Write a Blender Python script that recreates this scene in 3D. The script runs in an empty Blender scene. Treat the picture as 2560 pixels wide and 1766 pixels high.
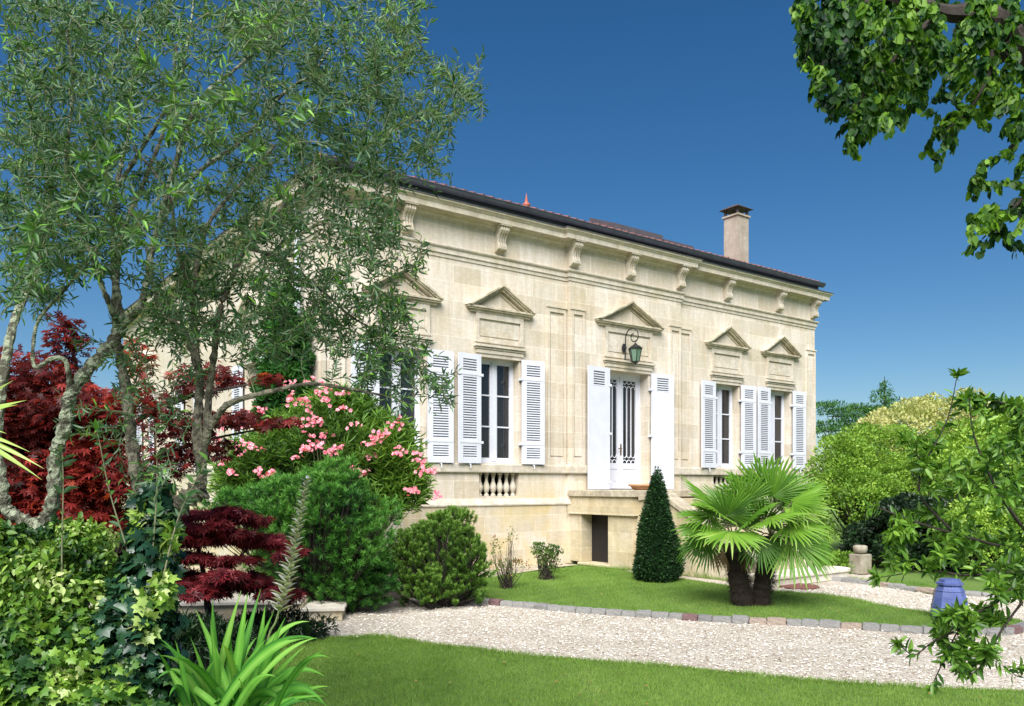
import bpy, bmesh, math, random
import numpy as np
from mathutils import Vector, Matrix
R = math.radians
rng = np.random.default_rng(7)
random.seed(7)
sc = bpy.context.scene
COL = sc.collection

# ------------------------------------------------------------------ camera
FPX, CXP, HYP, CAMH = 2041.0, 1280.0, 1213.0, 1.6      # focal length, centre column and horizon row of the 2560 px photograph
cam_d = bpy.data.cameras.new('camera'); cam = bpy.data.objects.new('camera', cam_d); COL.objects.link(cam)
cam.location = (0, 0, CAMH); cam.rotation_euler = (R(90), 0, 0)
cam_d.sensor_width = 36; cam_d.lens = FPX / 2560 * 36; cam_d.shift_y = 330 / 2560
cam_d.clip_start = .05; cam_d.clip_end = 3000
sc.camera = cam
# ------------------------------------------------------------------ sky and sun (bright, thinly veiled day: soft shadows)
SUN_EL, SUN_AZ = 46.0, 189.0        # azimuth: degrees clockwise from +Y
w = bpy.data.worlds.new('World'); sc.world = w; w.use_nodes = True
nt = w.node_tree; nt.nodes.clear()
sky = nt.nodes.new('ShaderNodeTexSky'); sky.sky_type = 'NISHITA'; sky.sun_disc = False
sky.sun_elevation = R(SUN_EL); sky.sun_rotation = R(SUN_AZ)
sky.air_density = 1.0; sky.dust_density = 0.3; sky.ozone_density = 4.0
gm = nt.nodes.new('ShaderNodeHueSaturation'); gm.inputs['Saturation'].default_value = 1.28
bg = nt.nodes.new('ShaderNodeBackground'); bg.inputs[1].default_value = 0.050
wo = nt.nodes.new('ShaderNodeOutputWorld')
nt.links.new(sky.outputs[0], gm.inputs['Color']); nt.links.new(gm.outputs[0], bg.inputs[0]); nt.links.new(bg.outputs[0], wo.inputs[0])
sl = bpy.data.lights.new('sun', 'SUN'); sl.energy = 5.0; sl.angle = R(50); sl.color = (1, .965, .915)
so = bpy.data.objects.new('sun', sl); COL.objects.link(so)
_d = Vector((math.sin(R(SUN_AZ)) * math.cos(R(SUN_EL)), math.cos(R(SUN_AZ)) * math.cos(R(SUN_EL)), math.sin(R(SUN_EL))))
so.rotation_euler = _d.to_track_quat('Z', 'Y').to_euler(); so.location = _d * 30
sc.view_settings.view_transform = 'Standard'; sc.view_settings.look = 'None'
sc.view_settings.exposure = 0.92; sc.view_settings.gamma = 1.0
sc.cycles.max_bounces = 6; sc.cycles.diffuse_bounces = 3; sc.cycles.transmission_bounces = 4; sc.cycles.transparent_max_bounces = 6

VS = 2560 / 2314.0
def V(x, y, D):                        # a point seen at (x, y) of the 2314 px view, D metres into the garden
    return np.array([(x * VS - CXP) / FPX * D, D, CAMH - (y * VS - HYP) / FPX * D])
def G(x, y, z=0.0):                    # ground point
    D = (CAMH - z) * FPX / (y * VS - HYP)
    return (float((x * VS - CXP) / FPX * D), float(D))

# ------------------------------------------------------------------ materials
def mat(name):
    m = bpy.data.materials.new(name); m.use_nodes = True; m.node_tree.nodes.clear()
    t = m.node_tree; o = t.nodes.new('ShaderNodeOutputMaterial')
    return m, t, o
def N(t, k, **kw):
    n = t.nodes.new(k)
    for a, b in kw.items():
        if a.startswith('i_'): n.inputs[a[2:].replace('_', ' ')].default_value = b
        else: setattr(n, a, b)
    return n
def L(t, a, b): t.links.new(a, b)
def ramp(t, pts, fac=None, interp='LINEAR'):
    r = t.nodes.new('ShaderNodeValToRGB'); r.color_ramp.interpolation = interp
    e = r.color_ramp.elements
    while len(e) < len(pts): e.new(.5)
    for k, (p, c) in enumerate(pts): e[k].position = p; e[k].color = (c[0], c[1], c[2], 1)
    if fac is not None: L(t, fac, r.inputs[0])
    return r
def mixc(t, mode, fac, a, b):
    n = t.nodes.new('ShaderNodeMix'); n.data_type = 'RGBA'; n.blend_type = mode
    for s, v in ((0, fac), (6, a), (7, b)):
        if isinstance(v, (int, float)): n.inputs[s].default_value = v
        elif isinstance(v, tuple): n.inputs[s].default_value = (v[0], v[1], v[2], 1)
        else: L(t, v, n.inputs[s])
    return n.outputs[2]
def noise(t, scale, detail=4, rough=.55, vec=None, dist=0):
    n = t.nodes.new('ShaderNodeTexNoise'); n.inputs['Scale'].default_value = scale
    n.inputs['Detail'].default_value = detail; n.inputs['Roughness'].default_value = rough; n.inputs['Distortion'].default_value = dist
    if vec is not None: L(t, vec, n.inputs['Vector'])
    return n
def bump(t, h, strength=.3, dist=.01, nrm=None):
    b = t.nodes.new('ShaderNodeBump'); b.inputs['Strength'].default_value = strength; b.inputs['Distance'].default_value = dist
    L(t, h, b.inputs['Height'])
    if nrm is not None: L(t, nrm, b.inputs['Normal'])
    return b.outputs[0]

def simple(name, c1, c2=None, rough=.6, scale=8, bs=.2, bd=.004, metal=0, spec=.5, sharp=.2):
    m, t, o = mat(name); p = N(t, 'ShaderNodeBsdfPrincipled'); L(t, p.outputs[0], o.inputs[0])
    tc = N(t, 'ShaderNodeTexCoord'); n = noise(t, scale, 5, .6, tc.outputs['Object'])
    c2 = c2 or tuple(x * .7 for x in c1)
    r = ramp(t, [(.5 - sharp, c1), (.5 + sharp, c2)], n.outputs['Fac']); L(t, r.outputs[0], p.inputs['Base Color'])
    p.inputs['Roughness'].default_value = rough; p.inputs['Metallic'].default_value = metal
    p.inputs['Specular IOR Level'].default_value = spec
    n2 = noise(t, scale * 6, 4, .6, tc.outputs['Object'])
    L(t, bump(t, n2.outputs['Fac'], bs, bd), p.inputs['Normal'])
    return m

def leafmat(name, cols, rough=.45, trans=.3, spec=.4, back=None):
    """colours vary from leaf to leaf through the 'tint' attribute"""
    m, t, o = mat(name)
    a = N(t, 'ShaderNodeAttribute', attribute_name='tint')
    k = len(cols) - 1
    r = ramp(t, [(i / max(k, 1), c) for i, c in enumerate(cols)], a.outputs['Fac'])
    col = r.outputs[0]
    if back is not None:
        g = N(t, 'ShaderNodeNewGeometry'); col = mixc(t, 'MIX', g.outputs['Backfacing'], col, back)
    p = N(t, 'ShaderNodeBsdfPrincipled'); p.inputs['Roughness'].default_value = rough
    p.inputs['Specular IOR Level'].default_value = spec; L(t, col, p.inputs['Base Color'])
    tr = N(t, 'ShaderNodeBsdfTranslucent')
    tcol = mixc(t, 'MULTIPLY', 1.0, col, (1.5, 1.5, .7)); L(t, tcol, tr.inputs[0])
    mx = N(t, 'ShaderNodeMixShader'); mx.inputs[0].default_value = trans
    L(t, p.outputs[0], mx.inputs[1]); L(t, tr.outputs[0], mx.inputs[2]); L(t, mx.outputs[0], o.inputs[0])
    return m

def stone(name, base, warm, cool, joints=True, yellow=0.0, soil=0.0, bw=.62, bh=.335, shift=0.0):
    m, t, o = mat(name); p = N(t, 'ShaderNodeBsdfPrincipled'); L(t, p.outputs[0], o.inputs[0])
    tc = N(t, 'ShaderNodeTexCoord'); sx = N(t, 'ShaderNodeSeparateXYZ'); L(t, tc.outputs['Object'], sx.inputs[0])
    ad = N(t, 'ShaderNodeMath', operation='ADD'); L(t, sx.outputs[0], ad.inputs[0]); L(t, sx.outputs[1], ad.inputs[1])
    zs = N(t, 'ShaderNodeMath', operation='ADD'); L(t, sx.outputs[2], zs.inputs[0]); zs.inputs[1].default_value = shift
    cb = N(t, 'ShaderNodeCombineXYZ'); L(t, ad.outputs[0], cb.inputs[0]); L(t, zs.outputs[0], cb.inputs[1])
    n1 = noise(t, 1.6, 6, .62, tc.outputs['Object']); n2 = noise(t, 14, 5, .6, tc.outputs['Object'])
    st = N(t, 'ShaderNodeMapping'); st.inputs['Scale'].default_value = (3, 3, 16); L(t, tc.outputs['Object'], st.inputs[0])
    n3 = noise(t, 2.2, 5, .65, st.outputs[0], .6)
    r1 = ramp(t, [(.3, cool), (.5, base), (.72, warm)], n1.outputs['Fac'])
    r2 = ramp(t, [(.3, (.9, .9, .89)), (.7, (1.07, 1.06, 1.04))], n2.outputs['Fac'])
    c = mixc(t, 'MULTIPLY', .8, r1.outputs[0], r2.outputs[0])
    r3 = ramp(t, [(.35, (.86, .83, .75)), (.6, (1.03, 1.03, 1.03))], n3.outputs['Fac'])
    c = mixc(t, 'MULTIPLY', .55, c, r3.outputs[0])
    vs_ = N(t, 'ShaderNodeMapping'); vs_.inputs['Scale'].default_value = (5, 5, .55); L(t, tc.outputs['Object'], vs_.inputs[0])
    n6 = noise(t, 1.8, 6, .7, vs_.outputs[0], .3); r6 = ramp(t, [(.40, (1, 1, 1)), (.66, (.80, .775, .70))], n6.outputs['Fac']); c = mixc(t, 'MULTIPLY', .75, c, r6.outputs[0])
    h = n2.outputs['Fac']
    if joints:
        bt = N(t, 'ShaderNodeTexBrick'); L(t, cb.outputs[0], bt.inputs['Vector'])
        bt.inputs['Scale'].default_value = 1; bt.inputs['Brick Width'].default_value = bw; bt.inputs['Row Height'].default_value = bh
        bt.inputs['Mortar Size'].default_value = .006; bt.inputs['Mortar Smooth'].default_value = .3; bt.inputs['Bias'].default_value = 0
        bt.inputs['Color1'].default_value = (.82, .79, .70, 1); bt.inputs['Color2'].default_value = (1.1, 1.09, 1.08, 1)
        bt.inputs['Mortar'].default_value = (1.24, 1.22, 1.18, 1); bt.offset = .43; bt.squash = 1.35; bt.squash_frequency = 3
        c = mixc(t, 'MULTIPLY', .8, c, bt.outputs['Color'])
    if yellow > 0:
        n4 = noise(t, 1.1, 5, .6, tc.outputs['Object'], .5)
        mr = N(t, 'ShaderNodeMapRange'); mr.inputs[1].default_value = 2.0; mr.inputs[2].default_value = 1.2; L(t, sx.outputs[2], mr.inputs[0])
        r4 = ramp(t, [(.42, (0, 0, 0)), (.6, (1, 1, 1))], n4.outputs['Fac'])
        f = N(t, 'ShaderNodeMath', operation='MULTIPLY'); L(t, r4.outputs[0], f.inputs[0]); L(t, mr.outputs[0], f.inputs[1])
        f2 = N(t, 'ShaderNodeMath', operation='MULTIPLY'); L(t, f.outputs[0], f2.inputs[0]); f2.inputs[1].default_value = yellow
        c = mixc(t, 'MIX', f2.outputs[0], c, (.54, .42, .19))
    if soil > 0:      # lichen and soot blotches
        n5 = noise(t, 5, 8, .75, tc.outputs['Object'])
        r5 = ramp(t, [(.42, (0, 0, 0)), (.62, (soil, soil, soil))], n5.outputs['Fac'])
        c = mixc(t, 'MIX', r5.outputs[0], c, (.16, .135, .10))
    L(t, c, p.inputs['Base Color']); p.inputs['Roughness'].default_value = .85; p.inputs['Specular IOR Level'].default_value = .25
    L(t, bump(t, h, .25, .006), p.inputs['Normal'])
    return m

BASE, WARM, COOL = (.60, .548, .495), (.56, .495, .395), (.60, .565, .53)
M = {}
M['wall'] = stone('limestone_ashlar', BASE, WARM, COOL, True, .6)
M['trim'] = stone('limestone_trim', (.60, .548, .475), (.54, .47, .36), (.60, .56, .51), False, 0, .30)
M['weath'] = stone('limestone_weathered', (.60, .54, .43), (.50, .43, .31), (.62, .57, .47), False, 0, .62)
M['porch'] = stone('limestone_porch', (.58, .52, .41), (.5, .43, .3), (.56, .52, .44), True, .2, .22, .8, .36, .03)
M['slab'] = stone('limestone_slab', (.48, .43, .34), (.4, .35, .27), (.5, .46, .39), False, 0, .6)
M['pale'] = stone('pale_paving', (.68, .64, .57), (.6, .55, .46), (.7, .67, .6), False, 0, .15)
M['white'] = simple('white_gloss_paint', (.61, .625, .69), (.55, .56, .615), .5, 4, .08, .002)
M['slat_shade'] = simple('slat_gap_shade', (.30, .31, .35), (.27, .28, .32), .6, 3, .05, .002)  # grey that stands for the shade between the white slats
M['glass'] = simple('dark_window_glass', (.012, .013, .016), (.02, .02, .024), .04, 1.2, .0, .001, 0, .6)
M['zinc'] = simple('zinc', (.07, .075, .10), (.11, .115, .145), .38, 5, .12, .003, .5)
M['zinc2'] = simple('weathered_zinc_flashing', (.24, .23, .26), (.13, .12, .145), .6, 12, .2, .003, .2)
M['pipe'] = simple('painted_pipe', (.5, .54, .6), (.45, .48, .55), .5)
M['tile'] = simple('roof_tile', (.26, .095, .065), (.13, .06, .055), .85, 9, .6, .01)
M['terra'] = simple('terracotta', (.50, .27, .14), (.38, .20, .11), .7, 9)
M['redterra'] = simple('red_terracotta', (.36, .10, .06), (.28, .075, .05), .6, 9)
M['iron'] = simple('black_iron', (.012, .012, .014), (.02, .02, .02), .4, 20)
M['lampglass'] = simple('green_lamp_glass', (.10, .17, .12), (.14, .22, .16), .15, 10, .05)
M['bronze'] = simple('bronze', (.3, .17, .07), (.2, .11, .05), .35, 20, .1, .002, .8)
M['dark'] = simple('unlit_room_black', (.012, .010, .009), (.02, .016, .013), .9)  # near black in place of the darkness of unlit rooms
M['olddoor'] = simple('old_brown_door', (.012, .009, .007), (.006, .005, .004), .8, 5, .5, .01)
M['bark'] = simple('olive_bark', (.22, .205, .145), (.06, .052, .036), .95, 26, 1.0, .02, sharp=.09)
M['barkl'] = simple('lichened_bark', (.36, .40, .28), (.085, .08, .055), .95, 24, 1.0, .02, sharp=.06)
M['twig'] = simple('grey_green_twig', (.22, .22, .13), (.12, .115, .065), .8, 30, .4)
M['darkwood'] = simple('dark_wood', (.035, .026, .02), (.02, .014, .011), .9, 20, .6, .01)
M['palmtrunk'] = simple('palm_fibre', (.05, .032, .02), (.022, .014, .01), .95, 26, 1.0, .03)
M['soil'] = simple('dark_soil', (.035, .026, .018), (.02, .016, .011), .95, 9, .8, .02)
M['blue'] = simple('blue_glaze', (.10, .135, .34), (.06, .08, .22), .4, 7, .2, .003)
M['rock'] = stone('garden_rock', (.34, .31, .25), (.28, .25, .18), (.36, .34, .3), False, 0, .85)
M['mat_red'] = simple('rust_brown_disc', (.2, .075, .06), (.14, .055, .045), .8, 12, .5)
M['setts'] = [simple('granite_pale', (.62, .61, .585), (.36, .35, .34), .9, 14, 1.0, .03),
              simple('granite_grey', (.50, .495, .49), (.28, .275, .27), .9, 14, 1.0, .03),
              simple('granite_brown', (.40, .32, .25), (.22, .175, .15), .85, 14, .6, .01),
              simple('granite_red', (.20, .11, .11), (.12, .075, .08), .85, 14, .6, .01)]

def gravel_mat():
    m, t, o = mat('pale_gravel'); p = N(t, 'ShaderNodeBsdfPrincipled'); L(t, p.outputs[0], o.inputs[0])
    tc = N(t, 'ShaderNodeTexCoord')
    v = N(t, 'ShaderNodeTexVoronoi'); v.inputs['Scale'].default_value = 62; L(t, tc.outputs['Object'], v.inputs['Vector'])
    v2 = N(t, 'ShaderNodeTexVoronoi', feature='DISTANCE_TO_EDGE'); v2.inputs['Scale'].default_value = 62; L(t, tc.outputs['Object'], v2.inputs['Vector'])
    sx = N(t, 'ShaderNodeSeparateColor'); L(t, v.outputs['Color'], sx.inputs[0])
    r = ramp(t, [(0, (.26, .20, .14)), (.14, (.58, .50, .41)), (.4, (.76, .70, .60)), (.8, (.88, .84, .77)), (1, (.46, .42, .36))], sx.outputs[0])
    r2 = ramp(t, [(0, (.30, .26, .22)), (.10, (1, 1, 1))], v2.outputs['Distance'])
    c = mixc(t, 'MULTIPLY', .8, r.outputs[0], r2.outputs[0])
    n = noise(t, 1.3, 5, .6, tc.outputs['Object']); r3 = ramp(t, [(.35, (.80, .77, .73)), (.65, (.97, .965, .95))], n.outputs['Fac'])
    c = mixc(t, 'MULTIPLY', 1, c, r3.outputs[0])
    L(t, c, p.inputs['Base Color']); p.inputs['Roughness'].default_value = .9; p.inputs['Specular IOR Level'].default_value = .2
    b1 = bump(t, v2.outputs['Distance'], .9, .02)
    L(t, b1, p.inputs['Normal']); return m
M['gravel'] = gravel_mat()
def lawn_mat():
    m, t, o = mat('lawn_turf'); p = N(t, 'ShaderNodeBsdfPrincipled'); L(t, p.outputs[0], o.inputs[0])
    tc = N(t, 'ShaderNodeTexCoord'); n = noise(t, 40, 6, .7, tc.outputs['Object']); n2 = noise(t, 1.5, 4, .6, tc.outputs['Object'])
    r = ramp(t, [(.3, (.07, .13, .02)), (.7, (.15, .26, .04))], n.outputs['Fac'])
    r2 = ramp(t, [(.3, (.8, .84, .8)), (.7, (1.12, 1.08, 1.0))], n2.outputs['Fac'])
    L(t, mixc(t, 'MULTIPLY', 1, r.outputs[0], r2.outputs[0]), p.inputs['Base Color']); p.inputs['Roughness'].default_value = .9
    L(t, bump(t, n.outputs['Fac'], .9, .03), p.inputs['Normal']); return m
M['lawn'] = lawn_mat()
M['grass'] = leafmat('grass_blades', [(.07, .14, .02), (.14, .25, .04), (.20, .315, .06), (.32, .37, .13)], .6, .25, .2)
M['olive'] = leafmat('olive_leaf', [(.014, .050, .022), (.036, .105, .036), (.075, .18, .045), (.19, .40, .05)], .46, .30, .32, (.10, .175, .095))
M['lime'] = leafmat('lime_leaf', [(.006, .026, .012), (.016, .062, .018), (.055, .14, .018), (.17, .32, .03)], .5, .45, .3)
M['maple'] = leafmat('maple_leaf', [(.03, .008, .008), (.10, .012, .012), (.24, .024, .020), (.48, .08, .04)], .5, .35, .3)
M['maple2'] = leafmat('laceleaf_maple_leaf', [(.035, .006, .010), (.11, .012, .018), (.27, .026, .035), (.46, .13, .15)], .5, .3, .35)
M['cypress'] = leafmat('cypress_leaf', [(.012, .05, .012), (.025, .10, .018), (.06, .17, .02)], .6, .2, .2)
M['yew'] = leafmat('yew_leaf', [(.008, .028, .010), (.016, .055, .014), (.045, .13, .025)], .5, .12, .35)
M['pine1'] = leafmat('pine_needle', [(.010, .045, .012), (.03, .115, .02), (.07, .215, .028), (.13, .31, .05)], .5, .2, .3)
M['pine2'] = leafmat('blunt_pine_needle', [(.02, .055, .012), (.055, .13, .02), (.11, .22, .03), (.19, .33, .06)], .5, .2, .3)
M['oleander'] = leafmat('oleander_leaf', [(.035, .095, .016), (.085, .19, .026), (.16, .31, .04), (.27, .43, .08)], .45, .3, .35)
M['pink'] = leafmat('pink_petal', [(.70, .16, .25), (.84, .30, .40), (.9, .52, .56)], .6, .35, .2)
M['ivyd'] = leafmat('dark_ivy_leaf', [(.006, .028, .018), (.014, .05, .026), (.03, .085, .03), (.10, .20, .04)], .32, .12, .5)
M['ivyl'] = leafmat('pale_ivy_leaf', [(.018, .06, .014), (.075, .175, .022), (.22, .37, .05), (.50, .58, .24)], .4, .28, .4)
M['strap'] = leafmat('strap_leaf', [(.02, .10, .015), (.06, .21, .025), (.12, .32, .04), (.24, .45, .09)], .6, .3, .18)
M['palm'] = leafmat('palm_leaf', [(.03, .10, .010), (.07, .185, .016), (.15, .30, .03), (.36, .47, .12)], .42, .22, .35)
M['deadpalm'] = leafmat('dead_palm_leaf', [(.10, .065, .03), (.2, .14, .07), (.3, .23, .13)], .8, .15, .1)
M['weig'] = leafmat('shrub_leaf', [(.018, .05, .012), (.05, .13, .018), (.11, .23, .025), (.20, .35, .045)], .42, .3, .4)
M['bush'] = leafmat('bush_leaf', [(.045, .11, .012), (.11, .22, .022), (.20, .35, .04), (.34, .48, .08)], .5, .28, .3)
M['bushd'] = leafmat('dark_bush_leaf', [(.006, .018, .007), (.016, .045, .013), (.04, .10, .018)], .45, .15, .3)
M['cream'] = leafmat('cream_blossom', [(.16, .24, .05), (.34, .38, .12), (.46, .46, .2), (.52, .50, .26)], .7, .3, .2)
M['cedar'] = leafmat('cedar_needle', [(.02, .07, .02), (.05, .14, .03), (.12, .24, .05)], .6, .15, .2)
M['acanth'] = leafmat('acanthus_bract', [(.16, .26, .06), (.32, .40, .16), (.60, .46, .52), (.90, .87, .88)], .5, .25, .3)
M['rose'] = leafmat('rose_leaf', [(.05, .11, .02), (.10, .18, .03), (.30, .08, .03)], .5, .25, .3)

# ------------------------------------------------------------------ object helpers
def setp(o, label=None, cat=None, group=None, kind=None):
    if label: o['label'] = label
    if cat: o['category'] = cat
    if group: o['group'] = group
    if kind: o['kind'] = kind
    return o
def thing(name, label, cat, loc=(0, 0, 0), rz=0, group=None):
    o = bpy.data.objects.new(name, None); COL.objects.link(o); o.location = [float(a) for a in loc]; o.rotation_euler = (0, 0, rz)
    o.empty_display_size = .1
    return setp(o, label, cat, group)
def link(me, name, material, parent=None, world=False):
    o = bpy.data.objects.new(name, me); COL.objects.link(o)
    if material is not None: me.materials.append(material)
    if parent is not None:
        o.parent = parent
        if world: o.matrix_parent_inverse = (Matrix.Translation(parent_loc(parent)) @ Matrix.Rotation(parent_rz(parent), 4, 'Z')).inverted()
    return o
def parent_loc(p):
    v = Vector((0, 0, 0)); 
    while p is not None: v = v + Vector(p.location); p = p.parent
    return v
def parent_rz(p):
    return 0.0
class MB:
    def __init__(s): s.v = []; s.f = []; s.T = None
    def add(s, vs, fs):
        b = len(s.v)
        for v in vs:
            v = tuple(v)
            s.v.append(s.T(v) if s.T else v)
        s.f += [tuple(i + b for i in f) for f in fs]; return s
    def box(s, x0, x1, y0, y1, z0, z1):
        return s.add([(x0, y0, z0), (x1, y0, z0), (x1, y1, z0), (x0, y1, z0), (x0, y0, z1), (x1, y0, z1), (x1, y1, z1), (x0, y1, z1)],
                     [(0, 3, 2, 1), (4, 5, 6, 7), (0, 1, 5, 4), (1, 2, 6, 5), (2, 3, 7, 6), (3, 0, 4, 7)])
    def prism(s, poly, y0, y1):        # polygon in (x, z) extruded along y
        n = len(poly)
        return s.add([(x, y0, z) for x, z in poly] + [(x, y1, z) for x, z in poly],
                     [tuple(range(n)), tuple(range(2 * n - 1, n - 1, -1))] + [(i, (i + 1) % n, (i + 1) % n + n, i + n) for i in range(n)])
    def prismx(s, poly, x0, x1):       # polygon in (y, z) extruded along x
        n = len(poly)
        return s.add([(x0, y, z) for y, z in poly] + [(x1, y, z) for y, z in poly],
                     [tuple(range(n)), tuple(range(2 * n - 1, n - 1, -1))] + [(i, (i + 1) % n, (i + 1) % n + n, i + n) for i in range(n)])
    def lathe(s, prof, n=16, c=(0, 0, 0), cap=True):
        vs = []; fs = []
        for r, z in prof:
            for k in range(n):
                a = 2 * math.pi * k / n; vs.append((c[0] + r * math.cos(a), c[1] + r * math.sin(a), c[2] + z))
        for j in range(len(prof) - 1):
            for k in range(n):
                fs.append((j * n + k, j * n + (k + 1) % n, (j + 1) * n + (k + 1) % n, (j + 1) * n + k))
        if cap: fs += [tuple(range(n - 1, -1, -1)), tuple((len(prof) - 1) * n + k for k in range(n))]
        return s.add(vs, fs)
    def tube(s, pts, r, n=8):
        pts = [Vector([float(q) for q in p]) for p in pts]; vs = []; fs = []
        rs = [float(q) for q in r] if hasattr(r, '__len__') else [r] * len(pts)
        up = Vector((0.13, .21, 1)).normalized()
        for i, p in enumerate(pts):
            t = (pts[min(i + 1, len(pts) - 1)] - pts[max(i - 1, 0)]).normalized()
            a = t.cross(up)
            if a.length < .1: a = t.cross(Vector((1, 0, 0)))
            a.normalize(); b = t.cross(a)
            for k in range(n):
                q = 2 * math.pi * k / n; vs.append(p + rs[i] * (a * math.cos(q) + b * math.sin(q)))
        for j in range(len(pts) - 1):
            for k in range(n): fs.append((j * n + k, j * n + (k + 1) % n, (j + 1) * n + (k + 1) % n, (j + 1) * n + k))
        fs += [tuple(range(n - 1, -1, -1)), tuple((len(pts) - 1) * n + k for k in range(n))]
        return s.add(vs, fs)
    def build(s, name, material, parent=None, smooth=False, bevel=0):
        me = bpy.data.meshes.new(name); me.from_pydata([tuple(map(float, v)) for v in s.v], [], s.f); me.update()
        bm = bmesh.new(); bm.from_mesh(me); bmesh.ops.recalc_face_normals(bm, faces=bm.faces); bm.to_mesh(me); bm.free()
        if smooth:
            me.shade_smooth()
        o = link(me, name, material, parent)
        if bevel:
            b = o.modifiers.new('b', 'BEVEL'); b.width = bevel; b.segments = 2; b.limit_method = 'ANGLE'; b.angle_limit = R(40)
        return o

# ------- numpy meshes
def npmesh(name, verts, faces_loops, faces_tot, material, parent=None, tint=None, smooth=False, origin=None):
    verts = np.asarray(verts, dtype=np.float32)
    if origin is not None: verts = verts - np.asarray(origin, dtype=np.float32)
    me = bpy.data.meshes.new(name)
    me.vertices.add(len(verts)); me.vertices.foreach_set('co', verts.ravel())
    me.loops.add(len(faces_loops)); me.loops.foreach_set('vertex_index', faces_loops.astype(np.int32))
    me.polygons.add(len(faces_tot))
    st = np.concatenate([[0], np.cumsum(faces_tot)[:-1]]).astype(np.int32)
    me.polygons.foreach_set('loop_start', st); me.polygons.foreach_set('loop_total', faces_tot.astype(np.int32))
    if tint is not None:
        a = me.attributes.new('tint', 'FLOAT', 'POINT'); a.data.foreach_set('value', tint.astype(np.float32))
    me.update(calc_edges=True)
    if smooth: me.shade_smooth()
    return link(me, name, material, parent)
def nrm(a): return a / np.maximum(np.linalg.norm(a, axis=-1, keepdims=True), 1e-9)
def tmpl(vs, fs):
    return np.array(vs, dtype=float), np.concatenate([np.array(f) for f in fs]), np.array([len(f) for f in fs])
class Cloud:
    """collects leaf-like pieces, builds them as one mesh"""
    def __init__(s): s.V = []; s.Lp = []; s.T = []; s.C = []; s.n = 0
    def add(s, tm, P, D, Nn, S, tint, W=None):
        tv, tl, tt = tm; n = len(P); k = len(tv)
        if n == 0: return s
        y = nrm(D); x = nrm(np.cross(y, Nn)); z = np.cross(x, y)
        S = np.broadcast_to(np.asarray(S, float), (n,)); W = S if W is None else np.broadcast_to(np.asarray(W, float), (n,))
        v = P[:, None, :] + tv[None, :, 0:1] * W[:, None, None] * x[:, None, :] + tv[None, :, 1:2] * S[:, None, None] * y[:, None, :] + tv[None, :, 2:3] * S[:, None, None] * z[:, None, :]
        s.V.append(v.reshape(-1, 3)); s.Lp.append((tl[None, :] + (np.arange(n) * k)[:, None] + s.n).ravel()); s.T.append(np.tile(tt, n))
        s.C.append(np.repeat(np.broadcast_to(np.asarray(tint, float), (n,)), k)); s.n += n * k
        return s
    def tubes(s, P, Rr, sides=4, tint=.5):     # P (m,k,3), Rr (m,k)
        m, k, _ = P.shape
        if m == 0: return s
        t = np.empty_like(P); t[:, 1:-1] = P[:, 2:] - P[:, :-2]; t[:, 0] = P[:, 1] - P[:, 0]; t[:, -1] = P[:, -1] - P[:, -2]
        t = nrm(t); a = nrm(np.cross(t, np.array([.31, .27, .91]))); b = np.cross(t, a)
        q = np.arange(sides) * 2 * np.pi / sides
        v = P[:, :, None, :] + Rr[:, :, None, None] * (np.cos(q)[None, None, :, None] * a[:, :, None, :] + np.sin(q)[None, None, :, None] * b[:, :, None, :])
        s.V.append(v.reshape(-1, 3))
        j, c = np.meshgrid(np.arange(k - 1), np.arange(sides), indexing='ij')
        c2 = (c + 1) % sides
        f = np.stack([j * sides + c, j * sides + c2, (j + 1) * sides + c2, (j + 1) * sides + c], -1).reshape(-1)
        s.Lp.append((f[None, :] + (np.arange(m) * k * sides)[:, None] + s.n).ravel()); s.T.append(np.full(m * (k - 1) * sides, 4))
        s.C.append(np.full(m * k * sides, tint)); s.n += m * k * sides
        return s
    def build(s, name, material, parent=None, origin=None):
        if parent is not None and origin is None: origin = parent_loc(parent)
        return npmesh(name, np.concatenate(s.V), np.concatenate(s.Lp), np.concatenate(s.T), material, parent, np.concatenate(s.C), False, origin)

LANCE = tmpl([(0, 0, 0), (.5, .35, .1), (.38, .72, .03), (0, 1, -.12), (-.38, .72, .03), (-.5, .35, .1), (0, .35, 0), (0, .72, -.05)],
             [(0, 1, 6), (6, 1, 2, 7), (7, 2, 3), (0, 6, 5), (6, 7, 4, 5), (7, 3, 4)])
LEAF4 = tmpl([(0, 0, 0), (.5, .45, .08), (0, 1, -.08), (-.5, .45, .08), (0, .45, 0)], [(0, 1, 2, 4), (0, 4, 2, 3)])
OVAL = tmpl([(0, 0, 0), (.36, .14, .04), (.5, .42, .06), (.34, .75, .02), (0, 1.03, -.1), (-.34, .75, .02), (-.5, .42, .06), (-.36, .14, .04), (0, .42, 0)],
            [(0, 1, 2, 8), (8, 2, 3, 4), (0, 8, 6, 7), (8, 4, 5, 6)])
HEART = tmpl([(0, .08, 0), (.3, 0, .04), (.52, .3, .07), (.42, .68, .03), (0, 1.08, -.12), (-.42, .68, .03), (-.52, .3, .07), (-.3, 0, .04), (0, .45, 0)],
             [(0, 1, 2, 8), (8, 2, 3, 4), (0, 8, 6, 7), (8, 4, 5, 6)])
def _ivy():
    pts = [(0, .1), (.28, 0), (.55, .22), (.36, .36), (.5, .62), (.2, .62), (0, 1.0), (-.2, .62), (-.5, .62), (-.36, .36), (-.55, .22), (-.28, 0)]
    vs = [(x, y, -.12 * abs(x)) for x, y in pts] + [(0, .42, .05)]
    return tmpl(vs, [(i, (i + 1) % 12, 12) for i in range(12)])
IVY = _ivy()
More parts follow.
